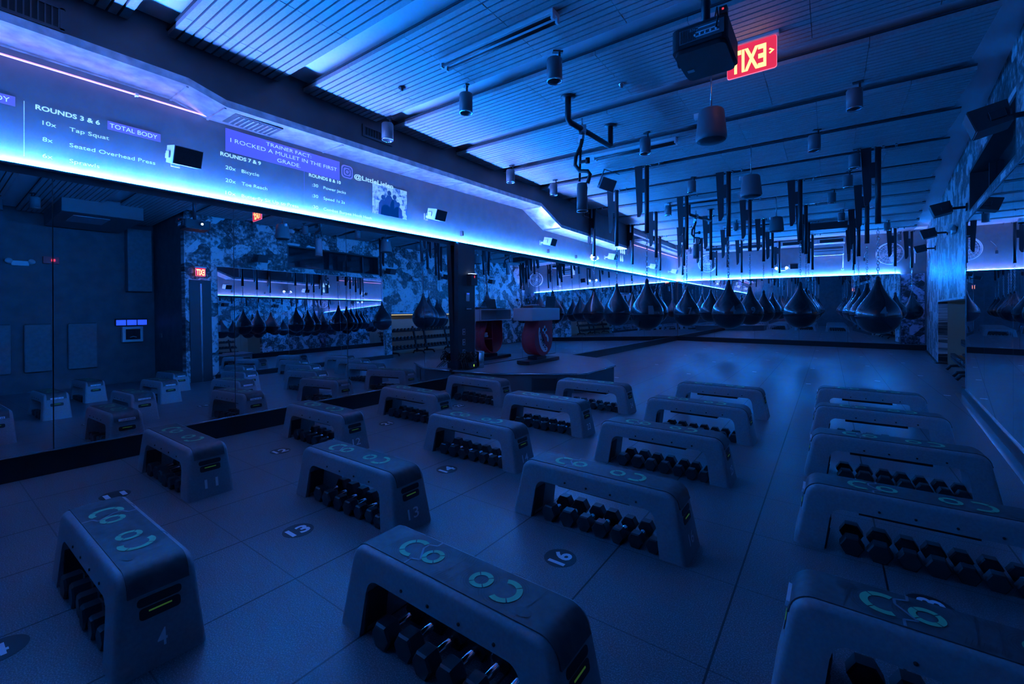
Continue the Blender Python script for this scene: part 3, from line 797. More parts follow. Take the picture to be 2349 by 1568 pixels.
# floor markers ----------------------------------------------------------
def marker(s, x, y, label, r=.085):
    t = thing('floor_marker', label, 'floor sticker', P(x, y, 0), 0, 'numbered floor stickers')
    bm = bmesh.new(); add_lathe(bm, [(r, .0), (r, .0012), (0, .0012)], 28); obj('disc', bm, M['disc'], t, False)
    bm = bmesh.new(); add_text(bm, s, (.047, 0, .0018), (0, 1, 0), (-1, 0, 0), .055 if len(s) == 1 else .118, .092, .03, 0, True); obj('number', bm, M['white_print'], t)
for s, x, y in (('11', -3.10, .67), ('12', -3.116, 1.552), ('21', -3.109, 2.46), ('22', -3.08, 3.342), ('4', -1.97, .165), ('13', -1.938, 1.045), ('14', -1.923, 1.98), ('16', -.873, 1.543), ('18', .277, 2.019)):
    marker(s, x, y, 'round black floor sticker with white number %s' % s)
# small pale position marks on the boxing floor
for i, (x, y) in enumerate([(x_ + .1, y_ - .25) for y_ in (6.27, 7.25, 8.08, 9.07, 10.0, 10.93, 11.8, 12.85) for x_ in ((-2.58, -1.05, .44) if round((y_ - 6.27) / .92) % 2 == 0 else (-1.83, -.32, 1.0))]):
    bm = bmesh.new(); add_box(bm, (0, 0, .001), (.075, .05, .002)); o = obj('floor_mark', bm, M['white_print'], loc=P(x, y, 0))
    tag(o, 'small pale floor mark under the water bags, %s from the front' % ORD[i % 17] if i < 17 else 'small pale floor mark near the far wall, %s back' % ORD[i - 17], 'floor mark', 'pale marks on the boxing floor')

# ------------------------------------------------------------------ water bags and hangers
BAGZ = .725
bag_prof = [(0, 0), (.06, .004), (.12, .024), (.18, .065), (.228, .125), (.255, .19), (.264, .25), (.258, .31), (.238, .37), (.205, .43), (.165, .49), (.125, .55), (.09, .61), (.062, .67), (.043, .72), (.036, .75), (.03, .762), (0, .764)]
def bag_r(z):
    for (r0, z0), (r1, z1) in zip(bag_prof, bag_prof[1:]):
        if z0 <= z <= z1: return r0 + (r1 - r0) * (z - z0) / (z1 - z0)
    return .03
def link(bm, c, vert_rot, rr=.014, w_=.004, L=.026):
    pts = []
    for k in range(12):
        a = 2 * PI * k / 12; x = rr * math.cos(a); z = rr * math.sin(a) + (L / 2 if math.sin(a) > 0 else -L / 2)
        p = Vector((x, 0, z)); p = Matrix.Rotation(vert_rot, 3, 'Z') @ p; pts.append(Vector(c) + p)
    pts.append(pts[0]); pts.append(pts[1])
    add_tube(bm, pts[:-1], w_, 5, False)
def make_bag(label):
    t = thing('water_bag', label, 'punching bag', (0, 0, 0), 0, 'hanging black water bags')
    bm = bmesh.new(); add_lathe(bm, bag_prof, 40); obj('bag_body', bm, M['bag'], t)
    bm = bmesh.new(); add_lathe(bm, [(.265, .246), (.2675, .25), (.265, .254)], 40); obj('seam_band', bm, M['rubber'], t)
    bm = bmesh.new(); add_lathe(bm, [(0, .74), (.034, .742), (.03, .80), (.012, .83), (0, .83)], 14); obj('neck_clamp', bm, M['black_metal'], t)
    bm = bmesh.new(); z = .845; k = 0
    while z < 1.545: link(bm, (0, 0, z), (k % 2) * PI / 2); z += .044; k += 1
    obj('chain', bm, M['steel'], t)
    return t
def make_hanger(label):
    t = thing('bag_hanger', label, 'bag hanger', (0, 0, 0), 0, 'ceiling hangers of the water bags')
    top = (2.80 - BAGZ) * S; bot = 1.57
    bm = bmesh.new(); add_tube(bm, [(0, 0, bot), (0, 0, top - .05)], .036, 12); obj('pole', bm, M['black_metal'], t)
    bm = bmesh.new(); add_prism(bm, [(-.20, top), (-.075, top), (-.075, 1.93), (-.115, 1.93 - .08), (-.155, 1.93 - .08)], -.012, .012); add_box(bm, (-.06, 0, 2.35), (.07, .03, .22)); obj('bracket_plate', bm, M['black_metal'], t)
    bm = bmesh.new(); add_box(bm, (.0, 0, top - .015), (.5, .09, .03))
    for x in (-.03, .06, .2): add_lathe(bm, [(0, -.03), (.014, -.03), (.014, .03), (0, .03)], 8, (x, 0, top - .05))
    obj('beam_clamp', bm, M['steel'], t)
    return t
rows = [(5.40, [-1.83]), (6.27, [-2.58, -1.055, .438]), (7.23, [-3.40, -1.815, -.32]), (8.08, [-2.565, -1.044, .443]), (9.07, [-3.38, -1.836, -.32]), (10.0, [-2.57, -1.05, .432]), (10.95, [-3.38, -1.86, -.34]), (11.8, [-2.6, -1.06, .435]), (12.85, [-3.34, -1.85, -.32, 1.19]), (13.6, [-2.6, -1.06, .49, 1.55])]
BN = {(0, 0): '1', (1, 0): '', (1, 1): '4', (2, 1): '7', (3, 1): '9', (1, 2): '4'}
bag0 = hang0 = None
for ri, (y, xs) in enumerate(rows):
    for ci, x in enumerate(xs):
        pos = '%s from the left' % ORD[ci] if len(xs) > 1 else 'alone'
        rw = '%s row from the front' % ORD[ri]
        lb = 'black teardrop water bag, %s, %s' % (pos, rw); lh = 'black hanger post, %s, %s' % (pos, rw)
        dz = random.uniform(-.012, .012)
        l0 = P(x, y, BAGZ + dz); l1 = P(x, y, BAGZ)
        if bag0 is None:
            bag0 = make_bag(lb); hang0 = make_hanger(lh); b_, h_ = bag0, hang0
            bag0.location = l0; hang0.location = l1
        else:
            b_ = dup(bag0, l0, random.uniform(-.3, .3) if False else 0, lb); h_ = dup(hang0, l1, 0, lh)
        b_['_rc'] = ri * 10 + ci
for b_ in [o for o in C.objects if o.name.startswith('water_bag')]:
    rc = b_['_rc']; del b_['_rc']
    s = BN.get((rc // 10, rc % 10))
    if not s: continue
    bm = bmesh.new()
    add_text(bm, s, (0, 0, 0), (1, 0, 0), (0, 1, 0), .085, .135, .02, 0, True)
    bmesh.ops.subdivide_edges(bm, edges=bm.edges[:], cuts=3, use_grid_fill=True)
    bmesh.ops.triangulate(bm, faces=bm.faces[:])
    th0 = math.atan2(-b_.location.y, -b_.location.x) + .25
    for v in bm.verts:
        zz = .26 + v.co.y; r = bag_r(zz) + .003; a = th0 + v.co.x / .26
        v.co = Vector((r * math.cos(a), r * math.sin(a), zz))
    obj('number', bm, M['bag_print'], b_)

# ------------------------------------------------------------------ ceiling lights, speakers, fixtures
def make_can(label):
    t = thing('can_light', label, 'ceiling light', (0, 0, 0), 0, 'black can lights on the ceiling')
    bm = bmesh.new(); add_lathe(bm, [(.030, -.012), (.034, -.34), (.0, -.34)] if False else [(0, -.075), (.066, -.075), (.070, -.082), (.070, -.275), (.062, -.275), (.060, -.20), (0, -.20)], 24); obj('can', bm, M['grey_plastic'], t)
    bm = bmesh.new(); add_lathe(bm, [(.071, -.267), (.073, -.276), (.062, -.277), (.060, -.267)], 24); obj('rim', bm, M['steel'], t)
    bm = bmesh.new(); add_box(bm, (.045, 0, -.045), (.018, .018, .09)); add_box(bm, (.03, 0, -.006), (.09, .04, .012)); obj('stem', bm, M['black_metal'], t)
    return t
cans = [(-3.334, 2.648, 'beside the soffit, nearest the camera'), (-2.362, 2.649, 'hanging in the bright gap, middle of the near row'), (-1.537, 2.637, 'at top centre, rightmost of the near row'), (-3.216, 4.434, 'beside the soffit, second from the camera'), (-3.093, 5.282, 'beside the soffit, third from the camera'),
        (-1.512, 4.413, 'in front of the middle tube fixture'), (.163, 4.383, 'right side, nearest the camera'), (-.117, 5.309, 'right side, second from the camera'), (.232, 6.229, 'right side, third from the camera'), (.20, 7.174, 'right side, fourth from the camera'), (-1.504, 6.251, 'between the front bag hangers and second pendant speaker'),
        (.035, 8.114, 'right side, fifth from the camera'), (-2.2, 7.569, 'above the front left bag hangers'), (-1.525, 9.85, 'middle line, third from the far wall'), (.954, 11.629, 'right side, near the far fan'), (1.315, 13.55, 'right side, last before the far wall'), (-3.3, 13.5, 'in the far left corner'), (.182, 9.908, 'right side, sixth from the camera'), (.9, 1.05, 'in alcove near the camera, seen in the mirror'), (1.3, .75, 'furthest into the alcove, seen in the mirror')]
c0 = None
for x, y, lb in cans:
    lb = 'black can light ' + lb
    if c0 is None: c0 = make_can(lb); c0.location = P(x, y, 2.772)
    else: dup(c0, P(x, y, 2.772), random.uniform(-1, 1), lb)

def make_pendant(label):
    t = thing('pendant_speaker', label, 'speaker', (0, 0, 0), 0, 'black pendant speakers')
    bm = bmesh.new(); add_lathe(bm, [(0, 0), (.10, 0), (.116, -.02), (.128, -.13), (.140, -.25), (.142, -.28), (.13, -.298)], 32); obj('housing', bm, M['grey_plastic'], t)
    bm = bmesh.new(); add_lathe(bm, [(.128, -.295), (.12, -.305), (.08, -.313), (0, -.316)], 32); obj('speaker_grille', bm, M['grille'], t)
    bm = bmesh.new(); add_tube(bm, [(0, 0, 0), (0, 0, .505)], .008, 8); add_box(bm, (0, 0, .012), (.06, .03, .024)); obj('suspension', bm, M['steel'], t)
    bm = bmesh.new(); add_box(bm, (-.125, 0, -.03), (.06, .04, .05)); obj('side_bracket', bm, M['white_plastic'], t)
    return t
p0 = make_pendant('black pendant speaker, nearest of three down the ceiling centre'); p0.location = P(-.71, 3.52, 2.47)
dup(p0, P(-.702, 5.526, 2.47), .4, 'black pendant speaker, second of three down the ceiling centre')
dup(p0, P(-.69, 8.286, 2.47), .8, 'black pendant speaker, farthest of three down the ceiling centre')

def make_tube_fixture(label, L=1.22):
    t = thing('tube_fixture', label, 'ceiling light', (0, 0, 0), 0, 'unlit twin tube fixtures')
    bm = bmesh.new(); add_box(bm, (0, 0, -.02), (L, .11, .04), None, .004); obj('housing', bm, M['white_plastic'], t)
    for y in (-.035, .035):
        bm = bmesh.new(); add_tube(bm, [(-L / 2 + .02, y, -.062), (L / 2 - .02, y, -.062)], .013, 12); obj('tube', bm, M['black_plastic'], t)
    for x in (-1, 1):
        for y in (-.035, .035):
            bm = bmesh.new(); add_box(bm, (x * (L / 2 - .012), y, -.055), (.022, .034, .05), None, .003); obj('lamp_holder', bm, M['white_plastic'], t)
    return t
f0 = make_tube_fixture('unlit twin tube fixture on the ceiling at top centre'); f0.location = P(-1.785, 2.285, 2.772)
dup(f0, P(-1.75, 4.72, 2.772), 0, 'unlit twin tube fixture behind a black can light, middle')
dup(f0, P(-1.8, 7.62, 2.772), 0, 'unlit twin tube fixture above the front bag hangers')
dup(f0, P(-1.4, 10.45, 2.772), 0, 'unlit twin tube fixture farthest back')

# projector
t = thing('projector', 'black ceiling projector on a pole beside the exit sign', 'projector', P(-.51, 2.40, 2.27)); t.scale = (.88, .88, .88)
bm = bmesh.new(); pts = rrect(-.19, -.24, .19, .24, .05, 5)
add_prism(bm, pts, .0, .15, (0, 1, 2)); add_prism(bm, [(p[0] * .9, p[1] * .92) for p in pts], -.03, .0, (0, 1, 2)); obj('case', bm, M['black_plastic'], t)
bm = bmesh.new(); add_box(bm, (.02, -.243, .075), (.30, .006, .10)); pb = obj('port_panel', bm, M['grey_plastic'], t)
bm = bmesh.new()
for k in range(3): add_box(bm, (.06, -.247, .05 + k * .028), (.16, .002, .008))
for k in range(5): add_lathe(bm, [(0, 0), (.009, 0), (.009, .004), (0, .004)], 8, (-.02 + k * .035, -.246, .063), 0, rotm(PI / 2, 0, 0))
obj('port', bm, M['white_print'], pb)
bm = bmesh.new()
for k in range(9): add_box(bm, (-.115 + k * .012, -.246, .075), (.005, .004, .085))
obj('vent_slot', bm, M['slot'], t)
bm = bmesh.new(); add_lathe(bm, [(0, 0), (.045, 0), (.05, .03), (.042, .035), (0, .03)], 20, (-.185, .06, .07), 0, rotm(0, -PI / 2, 0)); obj('lens_barrel', bm, M['black_metal'], t)
bm = bmesh.new(); add_lathe(bm, [(0, 0), (.022, 0), (0, .006)], 16, (-.222, .06, .07), 0, rotm(0, -PI / 2, 0)); obj('lens', bm, M['lens_lit'], t)
bm = bmesh.new(); add_tube(bm, [(0, 0, .15), (0, 0, .86)], .032, 14); add_box(bm, (0, 0, .165), (.16, .16, .02)); obj('ceiling_pole', bm, M['black_metal'], t)
bm = bmesh.new(); add_tube(bm, [(.12, -.25, .07), (.14, -.29, .12), (.13, -.27, .19), (.08, -.1, .2), (.03, -.02, .26)], .006, 6); add_box(bm, (.16, -.2, .19), (.05, .05, .05)); obj('cable', bm, M['cable'], t)
bm = bmesh.new(); add_box(bm, (.16, -.226, .195), (.012, .004, .012)); obj('status_light', bm, M['red_led'], t)
bm = bmesh.new(); add_box(bm, (-.03, -.247, .105), (.06, .002, .02)); add_box(bm, (-.12, .06, -.0312), (.05, .04, .001)); obj('rating_label', bm, M['pale_print'], t)

# exit signs
def exit_sign(label, loc, w_, h_, rz, flip, arrow=True):
    t = thing('exit_sign', label, 'exit sign', loc, rz)
    bm = bmesh.new(); add_prism(bm, rrect(-w_ / 2, -h_, w_ / 2, 0, .018, 4), -.005, .005); obj('acrylic_plate', bm, M['exit_red'], t)
    bm = bmesh.new(); o_ = rrect(-w_ / 2 - .003, -h_ - .003, w_ / 2 + .003, .0, .02, 4); i_ = rrect(-w_ / 2, -h_, w_ / 2, 0, .018, 4)
    a = [[bm.verts.new((p[0], d, p[1])) for p in q] for q in (o_, i_) for d in (-.006, .006)]
    n = len(o_)
    for i in range(n):
        j = (i + 1) % n
        bm.faces.new((a[0][i], a[0][j], a[1][j], a[1][i])); bm.faces.new((a[0][i], a[0][j], a[2][j], a[2][i])); bm.faces.new((a[1][i], a[1][j], a[3][j], a[3][i]))
    obj('lit_edge', bm, M['exit_edge'], t)
    sx = -1 if flip else 1
    for d in (-.0062, .0062):
        bm = bmesh.new()
        add_text(bm, 'EXIT', (-sx * w_ * (.30 if arrow else .42), d, -h_ * .86), (sx, 0, 0), (0, 0, 1), w_ * (.74 if arrow else .84), h_ * .72, .03)
        if arrow:
            x0 = -sx * w_ * .40; add_prism(bm, [(x0 - sx * .022, -h_ * .45), (x0 + sx * .010, -h_ * .36), (x0 + sx * .018, -h_ * .40), (x0 - sx * .004, -h_ * .45), (x0 + sx * .018, -h_ * .50), (x0 + sx * .010, -h_ * .54)], d - .0002, d + .0002)
        obj('letters', bm, M['exit_letter'], t)
    bm = bmesh.new(); add_box(bm, (0, 0, .015), (w_ + .04, .06, .03), None, .004); obj('housing', bm, M['white_plastic'], t)
    return t
exit_sign('red lit exit sign hanging from the ceiling beside projector', P(-.415, 3.28, 2.752), .375, .27, 0, True)
e2 = exit_sign('red lit exit sign above the narrow black door', RW(2.93, 1.90, .05), .19, .18, math.atan2(ey.y, ey.x) + PI, False, False)

# pipe bracket with gooseneck
def pipe_light(label, a, b, zc, drop, big=True):
    a = Vector(a); b = Vector(b); t = thing('pipe_rig', label, 'light rig', (a + b) / 2)
    h = (b - a) / 2; q = Vector((0, 0, -drop))
    bm = bmesh.new(); add_tube(bm, [-h, -h + q * .92, -h + q + (h * .08), h + q - (h * .08), h + q * .92, h], .033, 12)
    for e in (-h, h): add_lathe(bm, [(0, 0), (.08, 0), (.08, -.012), (0, -.012)], 16, e)
    obj('pipe_frame', bm, M['black_metal'], t)
    m = q + Vector((0, 0, -.03)) - h * .4
    bm = bmesh.new(); add_box(bm, m + Vector((0, 0, .03)), (.09, .09, .09), rotm(0, 0, .5), .008); add_box(bm, m + Vector((-.03, .03, -.06)), (.06, .05, .10), rotm(.2, .3, 0), .006); add_tube(bm, [m + Vector((0, 0, .06)), m + Vector((0, 0, .16))], .01, 8); obj('clamp', bm, M['steel'], t)
    bm = bmesh.new(); pts = [m + Vector(v) for v in ((0, 0, -.08), (-.02, 0, -.16), (-.08, 0, -.26), (-.09, 0, -.36), (-.03, .0, -.44), (.07, 0, -.46), (.10, 0, -.50), (.07, 0, -.60))]
    add_tube(bm, pts, .022, 10); add_tube(bm, [m + Vector((-.03, .03, -.1)), m + Vector((-.05, .03, -.55))], .014, 8)
    add_box(bm, m + Vector((.02, 0, -.34)), (.10, .03, .03)); add_lathe(bm, [(0, -.03), (.025, -.03), (.025, .03), (0, .03)], 10, m + Vector((.07, 0, -.34)))
    obj('gooseneck', bm, M['cable'], t)
    bm = bmesh.new(); add_lathe(bm, [(0, .13), (.055, .13), (.062, .08), (.058, -.02), (.062, -.03), (.062, -.19), (.054, -.19), (.05, -.1), (0, -.1)], 20, m + Vector((0, 0, -.72))); obj('lamp_head', bm, M['grey_plastic'], t)
    bm = bmesh.new(); add_lathe(bm, [(.062, -.18), (.065, -.192), (.054, -.193), (.052, -.18)], 20, m + Vector((0, 0, -.72))); obj('rim', bm, M['steel'], t)
pipe_light('black pipe frame with gooseneck lamp, nearer of two', P(-1.775, 3.27, 2.772), P(-1.722, 4.03, 2.772), 2.77, .27)
pipe_light('black pipe frame with gooseneck lamp among the hanger posts', P(-1.9, 7.72, 2.772), P(-1.72, 8.5, 2.772), 2.77, .27)

# box speaker under ceiling
t = thing('box_speaker', 'tilted black box speaker under the ceiling by the soffit', 'speaker', P(-2.3, 5.27, 2.58), 0, rot=(.35, .3, .7))
bm = bmesh.new(); add_box(bm, (0, 0, 0), (.25, .2, .2), None, .01); obj('cabinet', bm, M['grey_plastic'], t)
bm = bmesh.new(); add_box(bm, (0, -.103, 0), (.23, .006, .18)); obj('speaker_grille', bm, M['grille'], t)
bm = bmesh.new(); add_box(bm, (-.13, 0, .08), (.012, .07, .26), None, .004); add_box(bm, (0, 0, .21), (.27, .07, .012)); obj('yoke', bm, M['black_metal'], t)

# wall speakers
def make_wall_speaker(label, group, body, arm_mat):
    t = thing('wall_speaker', label, 'speaker', (0, 0, 0), 0, group)
    R = rotm(0, .22, 0)
    bm = bmesh.new(); vs_ = add_prism(bm, [(-.11, -.12), (.11, -.125), (.11, .125), (-.11, .10)] if False else [(-.10, -.085), (.10, -.09), (.12, .09), (-.10, .085)], -.125, .125)
    for v in vs_: v.co = R.to_3x3() @ v.co + Vector((.27, 0, 0))
    obj('cabinet', bm, body, t)
    bm = bmesh.new(); add_box(bm, R.to_3x3() @ Vector((.112, 0, 0)) + Vector((.27, 0, 0)), (.006, .235, .168), rotm(0, .22 + .11, 0)); obj('speaker_grille', bm, M['grille'], t)
    bm = bmesh.new(); add_box(bm, (.008, 0, 0), (.016, .08, .11), None, .003); add_box(bm, (.10, 0, 0), (.2, .03, .035)); add_box(bm, (.24, -.134, 0), (.09, .012, .07), R, .004); add_box(bm, (.24, .134, 0), (.09, .012, .07), R, .004); add_box(bm, (.17, 0, 0), (.012, .27, .05), None)
    obj('yoke', bm, arm_mat, t)
    return t
ws = None
for i, (y, lb) in enumerate(((1.16, 'pale wall speaker on left wall beside the projected list, nearest the camera'), (3.60, 'pale wall speaker on left wall right of the projected photo'), (6.13, 'pale wall speaker on left wall below the duct step'), (8.68, 'pale wall speaker on left wall left of the drop symbols'), (11.3, 'pale wall speaker on left wall behind the bag chains'), (13.2, 'pale wall speaker on left wall in the far corner'))):
    if ws is None: ws = make_wall_speaker(lb, 'pale speakers on the left wall', M['pale_print'], M['pale_print']); ws.location = P(XL, y, 2.055); ws.scale = (.88, .88, .88)
    else: dup(ws, P(XL, y, 2.07), 0, lb)
ang = math.atan2(-ex.y, -ex.x)
wd = None
for i, (y, lb) in enumerate(((3.85, 'black wall speaker on the collage wall beside the long window, nearest'), (7.03, 'black wall speaker on the collage wall above the mirror corner'), (9.2, 'black wall speaker on the collage wall above the dumbbell recess'), (11.5, 'black wall speaker on the collage wall nearest the far wall'))):
    if wd is None: wd = make_wall_speaker(lb, 'black speakers on the collage wall', M['black_plastic'], M['black_metal']); wd.location = RW(y, 2.14); wd.rotation_euler = (0, 0, ang)
    else: dup(wd, RW(y, 2.14), ang, lb)
t = thing('wall_speaker', 'dark speaker high on the far wall among the hanger chains', 'speaker', P(-.75, YF, 2.12), -PI / 2)
bm = bmesh.new(); add_box(bm, (.22, 0, 0), (.2, .24, .18), rotm(0, .2, 0), .01); obj('cabinet', bm, M['black_plastic'], t)
bm = bmesh.new(); add_box(bm, (.06, -.15, 0), (.12, .05, .12), None, .01); add_box(bm, (.01, -.1, 0), (.02, .12, .1)); obj('yoke', bm, M['white_plastic'], t)

# little sensors on the left wall
s0 = None
for y, lb in ((4.21, 'small dark sensor on left wall, left of the pilaster'), (6.35, 'small dark sensor on left wall under the third speaker'), (7.35, 'small dark sensor on left wall before the emergency lamps')):
    if s0 is None:
        s0 = thing('wall_sensor', lb, 'sensor', P(XL, y, 1.955), 0, 'small sensors above the left LED strip')
        bm = bmesh.new(); add_box(bm, (.025, 0, 0), (.05, .035, .085), None, .005); obj('case', bm, M['black_plastic'], s0)
        bm = bmesh.new(); add_box(bm, (.0505, 0, -.02), (.002, .02, .03)); obj('window', bm, M['steel'], s0)
    else: dup(s0, P(XL, y, 1.955), 0, lb)

# emergency twin lamps
def emergency(label, loc, rz, lit):
    t = thing('emergency_light', label, 'emergency light', loc, rz, 'twin head emergency lights')
    bm = bmesh.new(); add_box(bm, (.03, 0, 0), (.06, .24, .10), None, .012); obj('case', bm, M['white_plastic'], t)
    for s in (-1, 1):
        bm = bmesh.new(); add_lathe(bm, [(0, -.04), (.035, -.035), (.055, .02), (.05, .04)], 16, (.05, s * .15, .03), 0, rotm(0, 1.0, s * .4)); h = obj('lamp_head', bm, M['white_plastic'], t)
        bm = bmesh.new(); add_lathe(bm, [(.049, .036), (.03, .044), (0, .046)], 16, (.05, s * .15, .03), 0, rotm(0, 1.0, s * .4)); obj('lens', bm, M['lamp_white'] if lit else M['white_plastic'], h)
emergency('white twin head emergency light on left wall above LED strip', P(XL, 8.1, 1.99), 0, True)
emergency('white twin head emergency light on the far wall', P(-1.05, YF, 2.06), -PI / 2, True)
emergency('white twin head emergency light on the alcove wall', P(2.4, 1.07, 1.99), PI, False)
emergency('pale twin head emergency light on the collage wall between speakers', RW(8.1, 2.02), ang, False)

# far wall: fans, air conditioner, duct
def make_fan(label):
    t = thing('wall_fan', label, 'fan', (0, 0, 0), 0, 'round caged wall fans')
    bm = bmesh.new()
    for rr, yy in ((.33, -.10), (.33, -.02), (.24, -.135), (.15, -.15), (.07, -.155)):
        n = 36; pts = [(rr * math.cos(2 * PI * k / n), yy, rr * math.sin(2 * PI * k / n)) for k in range(n + 1)]; add_tube(bm, pts, .014 if rr > .3 else .005, 6, False)
    for k in range(20):
        a = 2 * PI * k / 20; add_tube(bm, [(.05 * math.cos(a), -.155, .05 * math.sin(a)), (.24 * math.cos(a), -.135, .24 * math.sin(a)), (.33 * math.cos(a), -.10, .33 * math.sin(a))], .0035, 5, False)
    obj('cage', bm, M['white_plastic'], t)
    bm = bmesh.new()
    for k in range(4):
        a0 = k * PI / 2 + .3
        pts = [(.05, .0), (.12, -.07), (.27, -.06), (.29, .05), (.16, .06)]
        vs_ = add_prism(bm, pts, -.002, .002)
        Rk = Matrix.Rotation(-a0, 3, 'Y') @ Matrix.Rotation(.45, 3, 'X')
        for v in vs_: v.co = Rk @ v.co + Vector((0, -.08, 0))
    obj('blade', bm, M['pale_print'], t); 
    bm = bmesh.new(); add_lathe(bm, [(0, -.14), (.04, -.135), (.06, -.1), (.06, .02), (0, .02)], 20, (0, 0, 0), 0, rotm(-PI / 2, 0, 0) @ rotm(PI, 0, 0)); obj('motor', bm, M['white_plastic'], t)
    bm = bmesh.new(); add_tube(bm, [(0, 0.0, 0), (0, .14, -.12), (0, .2, -.2)], .02, 8); add_box(bm, (0, .205, -.2), (.12, .02, .16)); obj('wall_arm', bm, M['steel'], t)
    return t
fn = make_fan('round caged wall fan left of centre on the far wall'); fn.location = P(-2.90, YF - .17, 2.32)
dup(fn, P(1.20, YF - .17, 2.31), -.25, 'round caged wall fan at the right end of far wall')
t = thing('air_conditioner', 'long air conditioner unit high on the far wall', 'air conditioner', P(-.01, YF - .01, 2.50))
bm = bmesh.new(); vs_ = add_prism(bm, [(0, -.18), (-.18, -.16), (-.22, -.02), (-.20, .16), (0, .18)], -.42, .42, (1, 2, 0)); obj('case', bm, M['white_plastic'], t)
bm = bmesh.new(); add_box(bm, (0, -.20, -.165), (.78, .05, .02), rotm(.5, 0, 0)); obj('air_flap', bm, M['steel'], t)
bm = bmesh.new(); add_box(bm, (0, -.212, .02), (.80, .008, .14), rotm(-.06, 0, 0)); obj('front_panel', bm, M['grey_plastic'], t)
bm = bmesh.new(); add_tube(bm, [(.40, -.06, -.17), (.40, -.03, -.28), (.395, -.03, -.66)], .012, 8); add_lathe(bm, [(0, 0), (.04, 0), (.04, .03), (0, .03)], 12, (.385, -.02, -.66), 0, rotm(PI / 2, 0, 0)); obj('drain_pipe', bm, M['white_plastic'], t)
t = thing('ceiling_duct', 'rectangular galvanised duct under the ceiling along far wall', 'duct', P(-1.35, YF - .3, 2.68))
bm = bmesh.new(); add_box(bm, (0, 0, 0), P(3.35, .42, .12), None, .008); obj('duct_section', bm, M['galv'], t)
bm = bmesh.new()
for x in (-1.3, -.35, .6, 1.4): add_box(bm, (x * S, -.215 * S, 0), (.62, .012, .11))
obj('vent_grille', bm, M['slot'], t)
bm = bmesh.new()
for x in (-1.3, -.35, .6, 1.4):
    for zz in (-.06, .06): add_box(bm, (x * S, -.222 * S, zz), (.66, .012, .014))
    for xx in (-.33, .33): add_box(bm, (x * S + xx, -.222 * S, 0), (.014, .012, .13))
obj('vent_frame', bm, M['white_plastic'], t)
t = thing('wall_conduit', 'bent metal conduit and twin socket on the far wall', 'conduit', P(.72, YF, 2.3))
bm = bmesh.new(); add_tube(bm, [(.12, -.02, .22), (0, -.02, .05), (0, -.02, -.06)], .009, 8); obj('pipe', bm, M['steel'], t)
bm = bmesh.new(); add_box(bm, (0, -.02, -.11), (.06, .04, .10), None, .004); obj('socket_box', bm, M['steel'], t)
t = thing('wall_conduit', 'bent metal conduit right of the far right fan', 'conduit', P(1.66, YF, 2.25))
bm = bmesh.new(); add_tube(bm, [(-.14, -.03, .28), (-.02, -.03, .18), (0, -.03, .16), (0, -.03, -.24)], .012, 8); obj('pipe', bm, M['white_plastic'], t)
bm = bmesh.new(); add_box(bm, P(-.06, 11.38, 2.74), P(.74, .36, .22)); tag(obj('air_handler', bm, M['black_paint']), 'black box air handler under the ceiling behind far pendant speaker', 'air handler')
t = thing('ceiling_camera', 'white dome camera under the far ceiling', 'camera', P(.44, 12.9, 2.66))
bm = bmesh.new(); add_lathe(bm, [(0, .1), (.06, .1), (.075, .03), (.075, 0)], 20); obj('base', bm, M['white_plastic'], t)
bm = bmesh.new(); add_lathe(bm, [(.07, 0), (.055, -.045), (0, -.065)], 20); obj('dome', bm, M['screen_dark'], t)

# small ceiling devices
for i, (x, y, m_, lb) in enumerate(((-2.78, 2.35, 'black_plastic', 'small black sensor on the ceiling left of top tube fixture'), (-1.33, 3.33, 'steel', 'small silver sprinkler plate on the ceiling behind pipe frame'))):
    bm = bmesh.new(); add_lathe(bm, [(0, 0), (.035, 0), (.04, -.012), (.018, -.02), (.014, -.04), (0, -.042)], 16); o = obj('ceiling_sensor', bm, M[m_], loc=P(x, y, 2.772)); tag(o, lb, 'sensor')

# ------------------------------------------------------------------ stage and podium
ST = .233
t = thing('stage', 'low angular stage platform against the left mirror', 'stage', P(-3.1, 5.2, 0))
o_ = P(-3.1, 5.2, 0)
poly = [(-3.775, 3.99), (-3.20, 4.10), (-2.40, 4.64), (-2.32, 4.74), (-2.34, 5.64), (-2.72, 6.22), (-3.775, 6.6)]
def inset(pl, f): 
    c = Vector((sum(p[0] for p in pl) / len(pl), sum(p[1] for p in pl) / len(pl)))
    return [(p[0] if p[0] < -3.7 else c.x + (p[0] - c.x) * f, c.y + (p[1] - c.y) * f) for p in pl]
loc2 = lambda pl: [((p[0] + 3.1) * S, (p[1] - 5.2) * S) for p in pl]
bm = bmesh.new(); add_prism(bm, loc2(inset(poly, .975)), 0, (ST - .026) * S, (0, 1, 2)); obj('skirt', bm, M['stage_side'], t)
bm = bmesh.new(); add_prism(bm, loc2(poly), (ST - .024) * S, ST * S, (0, 1, 2)); obj('deck', bm, M['stage_top'], t)
bm = bmesh.new(); pp = loc2(poly)
for a_, b_ in zip(pp, pp[1:]): add_tube(bm, [(a_[0], a_[1], (ST - .012) * S), (b_[0], b_[1], (ST - .012) * S)], .012, 6)
obj('edge_trim', bm, M['mirror_edge'], t)
n_ = Vector((.55, -.835, 0))
a_ = Vector((*loc2(inset(poly, .975))[1], 0)); b_ = Vector((*loc2(inset(poly, .975))[2], 0)); dd = (b_ - a_).normalized(); nn = Vector((dd.y, -dd.x, 0))
bm = bmesh.new(); mid = a_ + (b_ - a_) * .60; R = rotm(0, 0, math.atan2(dd.y, dd.x)); add_box(bm, mid + nn * .006 + Vector((0, 0, .13)), (.36, .012, .19), R); hs = obj('hatch', bm, M['black_paint'], t)
bm = bmesh.new()
